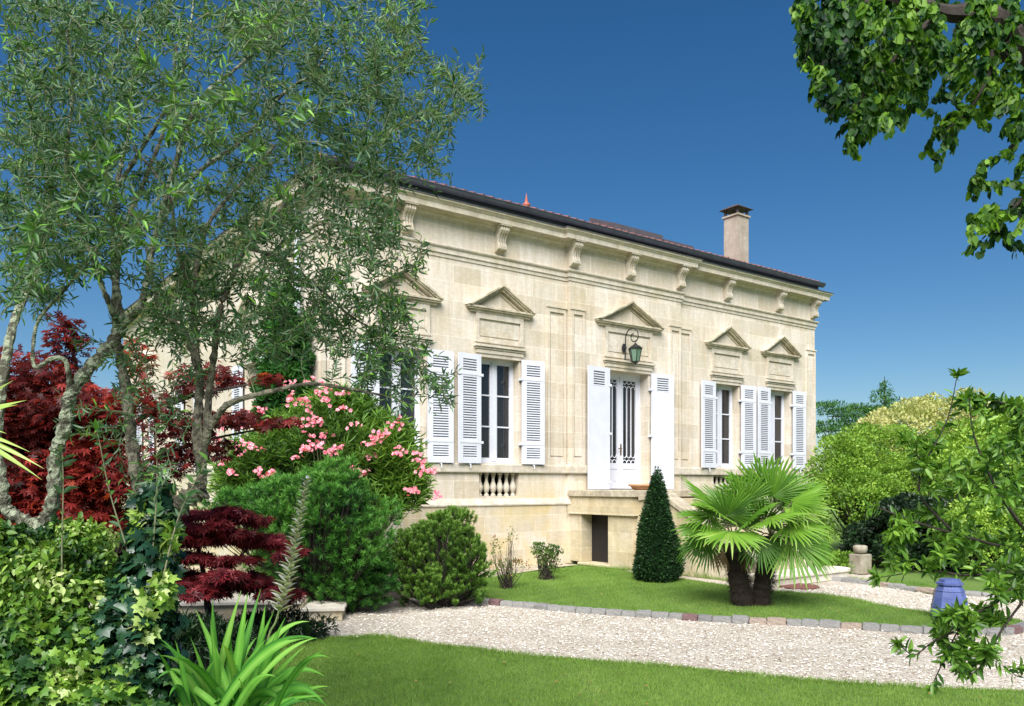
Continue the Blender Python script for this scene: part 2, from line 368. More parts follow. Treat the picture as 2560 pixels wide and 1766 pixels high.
def _maple(nl=7, w=.13):
    vs = [(0, 0, 0)]; fs = []
    for k in range(nl):
        a = (k - (nl - 1) / 2) * R(47); l = 1 - .42 * abs(k - (nl - 1) / 2) / ((nl - 1) / 2)
        c, s_ = math.cos(a), math.sin(a)
        def q(u, v_, z): return (u * s_ + v_ * c, u * c - v_ * s_, z)
        b = len(vs); vs += [q(.45 * l, w, .02), q(l, 0, -.14 * l), q(.45 * l, -w, .02)]; fs.append((0, b, b + 1, b + 2))
    return tmpl(vs, fs)
MAPLE = _maple(); LACE = _maple(7, .085)
NEEDLE = tmpl([(.5, 0, 0), (.35, .6, 0), (0, 1, 0), (-.35, .6, 0), (-.5, 0, 0)], [(0, 1, 2, 3, 4)])
BLADE = tmpl([(.5, 0, 0), (0, 1, 0), (-.5, 0, 0)], [(0, 1, 2)])

def absorb(a, *others):
    """joins finer wood into the limb mesh it grows from, keeping its own material"""
    for b in others:
        bm = bmesh.new(); bm.from_mesh(a.data); n0 = len(bm.faces); k = len(a.data.materials); bm.from_mesh(b.data); bm.faces.ensure_lookup_table()
        for f in bm.faces[n0:]: f.material_index = k
        bm.to_mesh(a.data); bm.free(); a.data.materials.append(b.data.materials[0]); me = b.data; bpy.data.objects.remove(b); bpy.data.meshes.remove(me)
def rdir(n):
    v = rng.normal(size=(n, 3)); return nrm(v)
def catmull(pts, k=8):
    P = np.array(pts, float)
    P = np.vstack([2 * P[0] - P[1], P, 2 * P[-1] - P[-2]]); out = []
    for i in range(1, len(P) - 2):
        for t in np.linspace(0, 1, k, endpoint=False):
            a, b, c, d = P[i - 1], P[i], P[i + 1], P[i + 2]
            out.append(.5 * ((2 * b) + (c - a) * t + (2 * a - 5 * b + 4 * c - d) * t * t + (3 * b - a - 3 * c + d) * t ** 3))
    out.append(P[-2]); return np.array(out)
def limb(mb, pts, r0, r1, n=10, k=12, wob=.10):
    """smooth knobbly limb; returns its centre points and radii"""
    c = catmull(pts, k); rr = np.linspace(r0, r1, len(c))
    rr = rr * (1 + wob * np.sin(np.arange(len(c)) * 1.1 + rng.uniform(0, 6)) + rng.normal(0, wob * .4, len(c)))
    b0 = len(mb.v); mb.tube(c, list(rr), n)
    for i in range(b0, len(mb.v)):
        q = rr[min((i - b0) // n, len(rr) - 1)] * .10; mb.v[i] = (mb.v[i][0] + rng.normal(0, q), mb.v[i][1] + rng.normal(0, q), mb.v[i][2] + rng.normal(0, q))
    return c, rr
def grow(P, Rr, targets, k=7, bend=.16, up=.05, r_tip=.0012, r_len=.009, maxr=.02, order=True):
    """joins every target to the nearest grown point by a bowed twig"""
    S = np.array(P); SR = np.array(Rr)
    if order:
        d = np.array([np.min(np.sum((S - t) ** 2, 1)) for t in targets]); targets = targets[np.argsort(d)]
    cap = len(S) + len(targets) * 4; buf = np.empty((cap, 3)); rb = np.empty(cap); m = len(S); buf[:m] = S; rb[:m] = SR
    out = np.empty((len(targets), k, 3)); ro = np.empty((len(targets), k)); ts = np.linspace(0, 1, k)
    for i, t in enumerate(targets):
        dd = np.sum((buf[:m] - t) ** 2, 1); j = int(np.argmin(dd)); p = buf[j].copy(); ln = math.sqrt(dd[j])
        off = rng.normal(size=3); off -= off.dot(t - p) / max(ln * ln, 1e-6) * (t - p); off = off / max(np.linalg.norm(off), 1e-6) * ln * bend * rng.uniform(.2, 1)
        off[2] += up * ln
        c = p[None] + (t - p)[None] * ts[:, None] + off[None] * (4 * ts * (1 - ts))[:, None]
        c += rng.normal(0, ln * .008, c.shape) * (ts * (1 - ts) * 4)[:, None]
        r0 = min(rb[j] * .75, r_tip + r_len * ln, maxr)
        out[i] = c; ro[i] = np.linspace(r0, r_tip, k)
        for q in (2, 3, 4, 5):
            buf[m] = c[min(q, k - 1)]; rb[m] = ro[i, min(q, k - 1)]; m += 1
    return out, ro
def twig_leaves(cl, tw, tm, per, size, width, tint, spread=.75, start=.2, nup=.6, droop=0.0, jit=.3, pairs=True, tipb=True):
    """leaves along every twig"""
    m, k, _ = tw.shape
    s = start + (1 - start) * (np.arange(per) + .5) / per
    S = np.clip(s[None, :] + rng.normal(0, .03, (m, per)), 0, .999)
    seg = S * (k - 1); i0 = seg.astype(int); fr = (seg - i0)[..., None]
    mi = np.arange(m)[:, None]
    P = tw[mi, i0] * (1 - fr) + tw[mi, i0 + 1] * fr
    T = nrm(tw[mi, i0 + 1] - tw[mi, i0])
    a = nrm(np.cross(T, np.array([.1, .2, .97]))); b = np.cross(T, a)
    ang = (np.arange(per) * (np.pi if pairs else 2.4))[None, :] + (np.arange(per) // 2 * (np.pi / 2))[None, :] * (1 if pairs else 0) + rng.normal(0, .4, (m, per))
    side = np.cos(ang)[..., None] * a + np.sin(ang)[..., None] * b
    D = nrm(T * (1 - spread) + side * spread + rng.normal(0, jit * .4, T.shape) + np.array([0, 0, -droop]))
    Nn = nrm(np.array([0, 0, 1.0]) * nup + rng.normal(0, .5, T.shape) + side * .1)
    n = m * per
    sz = size * rng.uniform(.65, 1.2, n)
    tt = np.clip(tint(P.reshape(-1, 3)) if callable(tint) else rng.normal(tint, .2, n), 0, 1)
    cl.add(tm, P.reshape(-1, 3), D.reshape(-1, 3), Nn.reshape(-1, 3), sz, tt, sz * width)
def clumps(P, s=.35, seed=0):
    """cheap smooth random field 0..1 so that tints come in clumps"""
    r = np.random.default_rng(seed); K = r.normal(size=(6, 3)) / s; ph = r.uniform(0, 6.28, 6)
    return .5 + .5 * np.sin(P @ K.T + ph).mean(1) * 1.6
def ctint(mean, var=.16, s=.35, seed=0, amp=.5):
    return lambda P: mean + (clumps(P, s, seed) - .5) * amp + rng.normal(0, var, len(P))

def inpoly(x, y, poly):
    c = np.zeros(len(x), bool); n = len(poly)
    for i in range(n):
        x0, y0 = poly[i]; x1, y1 = poly[(i + 1) % n]
        if y0 == y1: continue
        m = ((y0 > y) != (y1 > y)) & (x < (x1 - x0) * (y - y0) / (y1 - y0) + x0); c ^= m
    return c
def view_targets(poly, n, D0, D1, dens=None):
    """random points whose columns and rows fall in a view outline, spread over a depth range"""
    xs = [p[0] for p in poly]; ys = [p[1] for p in poly]; out = []
    while len(out) < n:
        x = rng.uniform(min(xs), max(xs), 4000); y = rng.uniform(min(ys), max(ys), 4000)
        k = inpoly(x, y, poly)
        for a, b in zip(x[k], y[k]): out.append(V(a, b, rng.uniform(D0, D1)))
    return np.array(out[:n])
def sheet(name, poly, z, material, kind='structure', sub=0):
    me = bpy.data.meshes.new(name); bm = bmesh.new()
    vs = [bm.verts.new((p[0], p[1], 0)) for p in poly]; f = bm.faces.new(vs); f.normal_update()
    if f.normal.z < 0: f.normal_flip()
    bmesh.ops.triangulate(bm, faces=bm.faces); bm.to_mesh(me); bm.free()
    o = link(me, name, material); o.location = (0, 0, z); setp(o, kind=kind); return o

# ================================================================== GROUND
sheet('ground', [(-400, -60), (400, -60), (400, 900), (-400, 900)], -.012, M['lawn'])
gravel_poly = [(-2.5, 7.5), (-2.9, 9.0), (-2.3, 9.7), (-2.25, 11.2), (-1.3, 11.6), (0, 12.5), (1.5, 14.5), (3.5, 17.0), (5.6, 15.4), (6.6, 15.1),
               G(2000, 1327), G(2110, 1344), G(2314, 1352), (11, 11.4), (14, 9), (14, 5.0), (6, 5.0), (0, 6.5)]
sheet('gravel_drive', gravel_poly, -.006, M['gravel'])
near_edge = [(735, 1442), (850, 1438), (905, 1446), (960, 1456), (1060, 1466), (1150, 1478), (1280, 1490), (1400, 1499), (1530, 1508), (1650, 1521), (1800, 1536), (1900, 1545), (2060, 1553), (2314, 1562)]
near_lawn = [(-2.6, 4.0), (-2.5, 8.4)] + [G(x, y) for x, y in near_edge] + [(6, 5.6), (12, 5.0), (12, 1.5), (-2.6, 1.5)]
sheet('near_lawn', near_lawn, .0, M['lawn'])
isl_front = [(1085, 1360), (1200, 1371), (1300, 1380), (1400, 1387), (1500, 1393), (1600, 1400), (1700, 1405), (1800, 1409), (1900, 1415), (1980, 1421), (2060, 1426), (2130, 1429), (2200, 1431), (2255, 1431), (2300, 1424)]
isl_back = [(2330, 1412), (2300, 1402), (2200, 1396), (2110, 1388), (2000, 1373), (1930, 1358), (1870, 1349), (1800, 1342), (1740, 1340)]
island = [G(x, y) for x, y in isl_front] + [G(x, y) for x, y in isl_back] + [(2.9, 13.9), (2.0, 15.2), (1.2, 15.9), (-.1, 14.4), (-1.4, 13.4), (-1.6, 12.2)]
sheet('island_lawn', island, .012, M['lawn'])
bed = [(-1.45, 11.35), (-2.2, 11.1), (-2.0, 11.0), (-2.3, 9.9), (-2.3, 8.9), (-2.45, 8.3), (-2.6, 3.0), (-14, 3.0), (-14, 13.0), (-3.6, 13.6), (-2.2, 13.8)]
sheet('planting_bed', bed, .003, M['soil'])
walk = [(-1.9, 13.3), (-1.6, 13.2), (-.3, 14.1), (.75, 15.6), (1.3, 16.2), (.9, 16.7), (.0, 15.95), (-2.4, 14.15)]
sheet('wall_path', walk, .018, M['slab'])

def grass(name, poly, dens, h, zb, label, edge=None):
    xs = [p[0] for p in poly]; ys = [p[1] for p in poly]
    x0, x1, y0, y1 = max(min(xs), -2.6), min(max(xs), 6.8), max(min(ys), 5.2), max(ys)
    n = int((x1 - x0) * (y1 - y0) * dens); x = rng.uniform(x0, x1, n); y = rng.uniform(y0, y1, n)
    k = inpoly(x + rng.normal(0, .02, n), y + rng.normal(0, .02, n), poly) & (np.abs(x) < .66 * y + .3); x, y = x[k], y[k]; n = len(x)
    P = np.stack([x, y, np.full(n, zb)], 1)
    D = nrm(rng.normal(0, .42, (n, 3)) + np.array([0, 0, 1.0])); D[:, 2] = np.abs(D[:, 2])
    f = clumps(P * np.array([1, 1, 0]), .25, 3); f2 = clumps(P * np.array([1, 1, 0]), .06, 8)
    hh = h * (.5 + .5 * f2 + rng.uniform(-.2, .35, n))
    c = Cloud(); c.add(BLADE, P, D, nrm(rng.normal(size=(n, 3)) + [0, -1, 0]), hh, np.clip(.38 + (f - .5) * .35 + (clumps(P * np.array([1, 1, 0]), .9, 12) - .5) * .3 + rng.normal(0, .15, n), 0, 1), .0045 * np.sqrt(y / 6))
    o = c.build(name, M['grass'], None); setp(o, label, 'grass', kind='stuff'); return o
grass('lawn_grass', near_lawn, 9500, .034, -.004, 'mown green grass of the near lawn along the bottom of the picture')
grass('lawn_grass', island, 4200, .036, .006, 'mown green grass of the island lawn under the palm')
grass('lawn_grass', [G(1880, 1301), G(2314, 1333), G(2314, 1346), G(2110, 1338), G(2000, 1320), G(1880, 1309)], 1500, .05, -.014, 'strip of sunny grass beyond the far gravel')

def tufts(poly, n, h, zb, label, spread=.03):
    c = catmull([(p[0], p[1], 0) for p in poly], 12); j = rng.integers(0, len(c) - 1, n); f = rng.random(n)[:, None]; P = c[j] * (1 - f) + c[j + 1] * f
    P[:, :2] += rng.normal(0, spread, (n, 2)) * (.4 + clumps(P, .12, 4))[:, None]; P[:, 2] = zb
    D = nrm(rng.normal(0, .55, (n, 3)) + [0, 0, 1]); q = Cloud(); q.add(BLADE, P, D, rdir(n), h * rng.uniform(.4, 1.3, n) * (.4 + clumps(P, .15, 9)), np.clip(rng.normal(.5, .2, n), 0, 1), .005)
    setp(q.build('grass_tufts', M['grass'], None), label, 'grass', kind='stuff')
tufts([G(x, y) for x, y in near_edge], 7000, .045, 0, 'ragged fringe of grass where the near lawn meets the gravel', .035)
tufts([G(x, y - 2) for x, y in isl_front], 6000, .05, .01, 'grass blades leaning over the edging stones of the island lawn', .03)
tufts([G(x, y) for x, y in isl_back[1:]], 6000, .055, 0, 'loose grass edge of the island lawn towards the far gravel', .05)
tufts([(.75, 14.9), (1.6, 15.5), (2.35, 15.2), (3.2, 14.2), (3.7, 13.5)], 2600, .12, .01, 'long unmown grass along the foot of the porch', .06)
n = 420; x = rng.uniform(-2.4, 8, n); y = rng.uniform(5.8, 13, n); an = rng.uniform(0, 6.28, n); q = Cloud(); nn = nrm(rng.normal(0, .25, (n, 3)) + [0, 0, 1])
q.add(LEAF4, np.stack([x, y, np.where(inpoly(x, y, island) | inpoly(x, y, near_lawn), .035, .008)], 1), np.stack([np.cos(an), np.sin(an), 0 * an], 1), nn, rng.uniform(.02, .05, n), rng.random(n), rng.uniform(.01, .024, n))
setp(q.build('fallen_leaves', leafmat('dry_leaf', [(.12, .06, .025), (.28, .17, .06), (.40, .32, .12)], .8, .1, .1), None), 'small dry leaves fallen on the gravel and the lawn', 'leaves', kind='stuff')
n = 16000; x = rng.uniform(-2.4, 8, n); y = rng.uniform(6, 13, n); k_ = inpoly(x, y, gravel_poly) & ~inpoly(x, y, near_lawn) & ~inpoly(x, y, island); P = np.stack([x, y, 0 * x + .001], 1)[k_]
PEB = tmpl([(.5, 0, 0), (0, .5, 0), (-.5, 0, 0), (0, -.5, 0), (.1, .1, .3)], [(0, 1, 4), (1, 2, 4), (2, 3, 4), (3, 0, 4)])
q = Cloud(); an = rng.uniform(0, 6.28, len(P)); q.add(PEB, P, np.stack([np.cos(an), np.sin(an), 0 * an], 1), np.tile([0, 0, 1.0], (len(P), 1)), rng.uniform(.012, .034, len(P)), rng.random(len(P)))
def peb_mat():
    m, t, o = mat('loose_pebbles'); p = N(t, 'ShaderNodeBsdfPrincipled'); L(t, p.outputs[0], o.inputs[0]); a = N(t, 'ShaderNodeAttribute', attribute_name='tint')
    L(t, ramp(t, [(0, (.22, .17, .12)), (.2, (.5, .43, .34)), (.5, (.78, .72, .62)), (1, (.88, .85, .78))], a.outputs['Fac']).outputs[0], p.inputs['Base Color']); p.inputs['Roughness'].default_value = .85; return m
setp(q.build('loose_pebbles', peb_mat(), None), 'loose pale pebbles scattered over the gravel', 'gravel', kind='stuff')
# edging setts
sett_me = []
def make_sett(i):
    bm = bmesh.new(); bmesh.ops.create_cube(bm, size=1)
    bmesh.ops.subdivide_edges(bm, edges=bm.edges, cuts=3, use_grid_fill=True)
    rr = random.Random(i * 13 + 1)
    for v in bm.verts:
        for a in range(3):
            v.co[a] = math.copysign(abs(v.co[a]) ** 1.0 * (1 - .07 * (abs(v.co[(a + 1) % 3]) * 2) ** 4 - .07 * (abs(v.co[(a + 2) % 3]) * 2) ** 4), v.co[a])
        v.co += Vector([rr.uniform(-.035, .035) for _ in range(3)])
    me = bpy.data.meshes.new('sett'); bm.to_mesh(me); bm.free(); return me
def row(pts, ln, group, lab, z=.0, hgt=.1):
    c = catmull([(p[0], p[1], 0) for p in pts], 10); d = np.concatenate([[0], np.cumsum(np.linalg.norm(np.diff(c, axis=0), axis=1))])
    s = 0.0; i = 0
    while s < d[-1] - ln * .5:
        l = ln * rng.uniform(.8, 1.15); m = s + l / 2
        p = [np.interp(m, d, c[:, a]) for a in (0, 1)]; q = [np.interp(m + .05, d, c[:, a]) for a in (0, 1)]
        ang = math.atan2(q[1] - p[1], q[0] - p[0]); k = int(rng.choice([0, 0, 0, 1, 1, 2, 3], p=[.26, .26, .14, .09, .06, .14, .05]))
        names = ['pale grey', 'mid grey', 'brownish', 'dark red']
        me = make_sett(int(rng.integers(1e6))); me.materials.append(M['setts'][k])
        o = bpy.data.objects.new('edging_stone', me); COL.objects.link(o)
        o.location = (p[0], p[1], z + hgt * .22 + rng.normal(0, .004)); o.scale = (l * .995, .12 * rng.uniform(.85, 1.1), hgt)
        o.rotation_euler = (rng.normal(0, .05), rng.normal(0, .03), ang + rng.normal(0, .03))
        setp(o, names[k] + ' ' + lab, 'edging stone', names[k] + ' ' + group); s += l; i += 1
row([G(x, y + 3) for x, y in isl_front] + [G(2340, 1410)], .205, 'stones of the front edging', 'rough edging stone in the row between the near gravel and the island lawn', hgt=.092)
row([G(1872, 1311), G(1950, 1319), G(2030, 1330), G(2110, 1341), G(2210, 1347), G(2330, 1352)], .3, 'stones of the far edging', 'edging stone in the row between the far gravel and the back grass', hgt=.09)

# ================================================================== HOUSE (local frame: x along the facade, -y towards the garden)
UL, UR, DEP = -5.35, 8.79, 15.4
B0, B1, BV = 0.0, 3.36, .10            # middle bay
HX, HY, HA = 1.12, 16.8, math.atan2(2041, 2744)
house = thing('stone_house', 'single storey cream limestone house with white shutters, pediments and a dark gutter', 'house', (HX, HY, 0), HA)
def front(p): return (p[0], -p[1], p[2])               # (u, out, z)
def leftside(p): return (UL - p[1], p[0], p[2])
def bayf(p): return (p[0], -p[1] - BV, p[2])
WC = [-3.84, -1.70, 5.09, 7.22]; WH = .475
DC, DH = 1.68, .62
SIDEW = [3.3, 7.7, 12.1]
def wallboxes(mb, u0, u1, z0, z1, openings, out0, out1):
    """wall slab with openings (ua, ub, za, zb)"""
    openings = [o for o in openings if o[0] >= u0 - 1e-6 and o[1] <= u1 + 1e-6]
    cuts = sorted({u0, u1} | {a for o in openings for a in o[:2]})
    for a, b in zip(cuts[:-1], cuts[1:]):
        ops = sorted([o for o in openings if o[0] <= a + 1e-6 and o[1] >= b - 1e-6], key=lambda o: o[2]); z = z0
        for o in ops:
            if o[2] > z: mb.box(a, b, out0, out1, z, o[2])
            z = o[3]
        if z < z1: mb.box(a, b, out0, out1, z, z1)
wall = MB()
wall.T = front
ops = [(c - WH, c + WH, 2.0, 4.04) for c in WC] + [(c - WH, c + WH, 1.36, 1.84) for c in WC]
wallboxes(wall, UL, B0, 0, 6.58, ops, -.35, 0); wallboxes(wall, B1, UR, 0, 6.58, ops, -.35, 0)
wallboxes(wall, B0, B1, 0, 6.58, [(DC - DH, DC + DH, 1.5, 4.05)], -.35, BV)
for c in WC:
    pass
# plinth and base moulding step
for a, b in ((UL, B0 - .001), (B1 + .001, UR)): wall.box(a, b, .001, .045, 0, 1.2)
wall.box(B0 - .0, B1 + .0, BV + .001, BV + .03, 0, 1.2)
wall.T = leftside
ops = [(c - WH, c + WH, 2.0, 4.04) for c in SIDEW]
wallboxes(wall, .351, DEP, 0, 6.58, ops, -.35, 0); wall.box(.0, DEP, .001, .045, 0, 1.2)
wall.T = None
wall.box(UR - .35, UR, .351, DEP, 0, 6.58); wall.box(UL + .351, UR - .351, DEP - .35, DEP, 0, 6.58)
wall.build('wall', M['wall'], house)
inn = MB(); inn.box(UL + .8, UR - .8, .75, DEP - .8, .3, 6.4); inn.build('room_dark_box', M['dark'], house)  # black box paints the dark of the rooms behind the openings

def moulding(path, prof):
    """profile (out, z) swept along an open plan path, outward on the right hand"""
    P = [Vector(p) for p in path]; offs = []
    for i in range(len(P)):
        ns = []
        for a, b in ((i - 1, i), (i, i + 1)):
            if a >= 0 and b < len(P):
                d = (P[b] - P[a]).normalized(); ns.append(Vector((d.y, -d.x)))
        n = ns[0] if len(ns) == 1 else (ns[0] + ns[1]).normalized()
        sc_ = 1.0 if len(ns) == 1 else 1 / max(n.dot(ns[0]), .3)
        offs.append(n * sc_)
    m = MB(); k = len(prof)
    for p, o in zip(P, offs):
        for q, z in prof: m.v.append((p.x + o.x * q, p.y + o.y * q, z))
    for i in range(len(P) - 1):
        for j in range(k): m.f.append((i * k + j, i * k + (j + 1) % k, (i + 1) * k + (j + 1) % k, (i + 1) * k + j))
    m.f.append(tuple(range(k))); m.f.append(tuple(range((len(P) - 1) * k + k - 1, (len(P) - 1) * k - 1, -1)))
    return m
full = [(UL, DEP), (UL, 0), (B0, 0), (B0, -BV), (B1, -BV), (B1, 0), (UR, 0), (UR, DEP)]
moulding(full, [(-.02, 6.47), (.03, 6.47), (.035, 6.505), (.075, 6.53), (.085, 6.56), (.10, 6.575), (.255, 6.58), (.258, 6.565), (.27, 6.565), (.275, 6.66), (.29, 6.668), (.305, 6.69), (.335, 6.71), (.34, 6.735), (-.02, 6.735)]).build('cornice', M['trim'], house)
moulding(full, [(-.02, 5.79), (.018, 5.79), (.022, 5.86), (.045, 5.862), (.045, 5.95), (.075, 5.965), (.085, 5.985), (.085, 6.0), (-.02, 6.02)]).build('string_course', M['trim'], house)
moulding(full, [(-.02, 6.737), (.352, 6.737), (.362, 6.752), (.10, 6.86), (-.02, 6.87)]).build('flashing', M['zinc2'], house)
for pa in ([(UL, DEP), (UL, 0), (B0, 0), (B0, -BV), (DC - DH - .62, -BV)], [(DC + DH + .62, -BV), (B1, -BV), (B1, 0), (UR, 0), (UR, DEP)]):
    moulding(pa, [(-.02, 1.84), (.055, 1.84), (.06, 1.86), (.06, 1.985), (.045, 2.0), (-.02, 2.005)]).build('sill_band', M['trim'], house)
for pa in ([(UL, DEP), (UL, 0), (B0, 0), (B0, -BV), (.02, -BV)], [(B1 - .02, -BV), (B1, -BV), (B1, 0), (UR, 0), (UR, DEP)]):
    moulding(pa, [(-.02, 1.2), (.065, 1.2), (.07, 1.225), (.05, 1.27), (.02, 1.33), (-.02, 1.335)]).build('base_moulding', M['trim'], house)
# gutter: open half round along the front, with joint rings
g = MB(); GR = .088; gy = -.17; gz = 7.0
gp = [(gy + GR * math.cos(a), gz + GR * math.sin(a)) for a in np.linspace(math.pi, 2 * math.pi, 12)]
gp2 = [(gy + (GR - .012) * math.cos(a), gz + (GR - .012) * math.sin(a)) for a in np.linspace(2 * math.pi, math.pi, 12)]
g.prismx(gp + gp2, UL - .05, UR + .12)
g.tube([(UL - .05, gy - GR, gz + .002), (UR + .12, gy - GR, gz + .002)], .013, 8)
for k in range(18):
    x = UL + .5 + k * .8
    g.prismx([(gy + (GR + .004) * math.cos(a), gz + (GR + .004) * math.sin(a)) for a in np.linspace(math.pi, 2 * math.pi, 12)] + [(gy + (GR - .002) * math.cos(a), gz + (GR - .002) * math.sin(a)) for a in np.linspace(2 * math.pi, math.pi, 12)], x, x + .018)
for x in (UL - .05, UR + .108): g.prismx([(gy + (GR - .013) * math.cos(a), gz + (GR - .013) * math.sin(a)) for a in np.linspace(math.pi, 2 * math.pi, 12)], x, x + .012)
g.T = lambda p: p
g.prismx([(-.02, 6.86), (-.085, 6.86), (-.085, 7.07), (-.02, 7.07)], UL - .03, UR + .05)
gut = g.build('gutter', M['zinc'], house)
dp = MB(); dp.tube([(UL - .13, .72, .1), (UL - .13, .72, 6.3), (UL - .26, .72, 6.5)], .05, 12)
for z in (1.1, 3.0, 4.9): dp.lathe([(.058, 0), (.058, .05)], 12, (UL - .13, .72, z))
dp.build('drainpipe', M['pipe'], house, smooth=False)

# roof: channel tiles on the garden side, plain tiled planes elsewhere
RZ, RY, RX0, RX1, EO = 10.15, 7.7, 1.7, 4.9, .12
rf = MB(); nx, ny = 420, 14
ez = 7.035
for j in range(ny + 1):
    s_ = j / ny; xa = (UL - EO) + (RX0 - UL + EO) * s_; xb = (UR + EO) + (RX1 - UR - EO) * s_; y = -EO + (RY + EO) * s_; z = ez + (RZ - ez) * s_
    for i in range(nx + 1):
        x = xa + (xb - xa) * i / nx; rf.v.append((x, y, z + .028 * abs(math.sin((x) * math.pi / .21)) + .02 * (j % 2)))
for j in range(ny):
    for i in range(nx):
        a = j * (nx + 1) + i; rf.f.append((a, a + 1, a + nx + 2, a + nx + 1))
b = len(rf.v); rf.v += [(UL - EO, -EO, ez - .02), (UR + EO, -EO, ez - .02), (UR + EO, DEP + EO, ez - .02), (UL - EO, DEP + EO, ez - .02), (RX0, RY, RZ - .01), (RX1, RY, RZ - .01)]
rf.f += [(b, b + 4, b + 3), (b + 1, b + 2, b + 5), (b + 2, b + 3, b + 4, b + 5), (b, b + 3, b + 2, b + 1)]
# rounded tile ends just above the gutter
for k in range(int((UR - UL) / .21) + 1):
    x = UL + .02 + k * .21
    rf.tube([(x, -.165, ez - .005 + random.uniform(-.006, .006)), (x + random.uniform(-.01, .01), .25, ez + .15)], [.046, .04], 8)
roof = rf.build('roof', M['tile'], house)
def roofz(y): return ez + (RZ - ez) * (y + EO) / (RY + EO)
ch = MB(); cx_, cy_ = 7.2, 1.35; z0 = roofz(cy_) - .3
ch.box(cx_ - .23, cx_ + .23, cy_ - .23, cy_ + .23, z0, 8.84)
ch.box(cx_ - .27, cx_ + .27, cy_ - .27, cy_ + .27, 8.841, 8.885)
ch.build('chimney', stone('chimney_render', (.40, .355, .315), (.34, .29, .25), (.44, .40, .36), False, 0, .3), roof)
cc = MB()
for dx in (-.2, .2):
    for dy in (-.2, .2): cc.box(cx_ + dx - .03, cx_ + dx + .03, cy_ + dy - .03, cy_ + dy + .03, 8.885, 9.06)
cc.add([(cx_ - .33, cy_ - .33, 9.055), (cx_ + .33, cy_ - .33, 9.055), (cx_ + .33, cy_ + .33, 9.055), (cx_ - .33, cy_ + .33, 9.055), (cx_ - .14, cy_ - .14, 9.17), (cx_ + .14, cy_ - .14, 9.17), (cx_ + .14, cy_ + .14, 9.17), (cx_ - .14, cy_ + .14, 9.17)],
       [(0, 3, 2, 1), (4, 5, 6, 7), (0, 1, 5, 4), (1, 2, 6, 5), (2, 3, 7, 6), (3, 0, 4, 7)])
cc.build('chimney_cap', simple('slate_cap', (.075, .06, .065), (.05, .04, .045), .7), roof)
fi = MB(); fi.lathe([(.07, -.4), (.07, .02), (.11, .05), (.055, .1), (.05, .15), (.125, .22), (.13, .28), (.05, .34), (.055, .38), (.02, .52), (.003, .64)], 14, (RX1, RY, RZ + .08))
fi.build('finial', M['redterra'], roof, smooth=True)
sk = MB(); a = math.atan2(RZ - ez, RY + EO)
def sky_light(u0, u1, y0, y1, up):
    m = MB(); zz0, zz1 = roofz(y0), roofz(y1)
    m.add([(u0, y0, zz0 - .1), (u1, y0, zz0 - .1), (u1, y1, zz1 - .1), (u0, y1, zz1 - .1), (u0, y0, zz0 + up), (u1, y0, zz0 + up), (u1, y1, zz1 + up), (u0, y1, zz1 + up)],
          [(0, 3, 2, 1), (4, 5, 6, 7), (0, 1, 5, 4), (1, 2, 6, 5), (2, 3, 7, 6), (3, 0, 4, 7)]); return m
skm = simple('skylight_metal', (.13, .11, .12), (.09, .08, .09), .5, 6, .1, .002, .4)
sky_light(2.35, 3.95, 1.0, 1.9, .22).build('skylight', skm, roof)
sky_light(3.99, 4.95, .9, 1.9, .14).build('skylight', skm, roof)
# brackets under the cornice
bm_me = None
for u in (-5.24, -3.77, -1.72, .08, 1.68, 3.28, 5.08, 7.14, 8.68):
    o_ = BV if B0 <= u <= B1 else 0.0
    m = MB(); m.T = (bayf if o_ else front)
    prof = [(0, 6.57), (.215, 6.57), (.235, 6.53), (.235, 6.47), (.20, 6.425), (.155, 6.39), (.125, 6.33), (.115, 6.26), (.135, 6.21), (.145, 6.17), (.125, 6.12), (.085, 6.09), (.0, 6.08)]
    for k, (a_, b_, d_) in enumerate(((-.095, -.06, -.006), (-.06, -.045, -.028), (-.045, -.012, 0), (-.012, .012, -.022), (.012, .045, 0), (.045, .06, -.028), (.06, .095, -.006))):
        m.prismx([(max(q + d_, 0), z) for q, z in prof], u + a_, u + b_)
    for sx_ in (-1, 1):                                  # volutes at both ends
        m.tube([(u - .108, .165, 6.50), (u + .108, .165, 6.50)], .055, 12); m.tube([(u - .104, .10, 6.145), (u + .104, .10, 6.145)], .04, 12); break
    m.box(u - .135, u + .135, 0, .262, 6.545, 6.574)
    m.build('bracket', M['trim'], house)
# panels (shallow pilasters)
def panel(T, a, b, z0, z1, name='pilaster'):
    m = MB(); m.T = T; t_ = .034
    m.box(a, b, .001, t_, z1 - .09, z1); m.box(a, b, .001, t_, z0, z0 + .14)
    m.box(a, a + .06, .001, t_, z0 + .14, z1 - .09); m.box(b - .06, b, .001, t_, z0 + .14, z1 - .09)
    m.box(a + .085, b - .085, .001, .02, z0 + .19, z1 - .15)
    m.box(a - .015, b + .015, .001, t_ + .02, z1, z1 + .03)
    m.build(name, M['wall'], house)
panel(front, -.52, -.03, 2.005, 5.20); panel(bayf, .03, .40, 2.005, 5.20); panel(bayf, 2.96, 3.33, 2.005, 5.20); panel(front, 3.39, 3.80, 2.005, 5.20)
panel(front, 8.38, UR, 2.005, 5.20); panel(front, UL, -4.94, 2.005, 5.20); panel(leftside, .05, .5, 2.005, 5.2); panel(leftside, 14.9, 15.35, 2.005, 5.2)

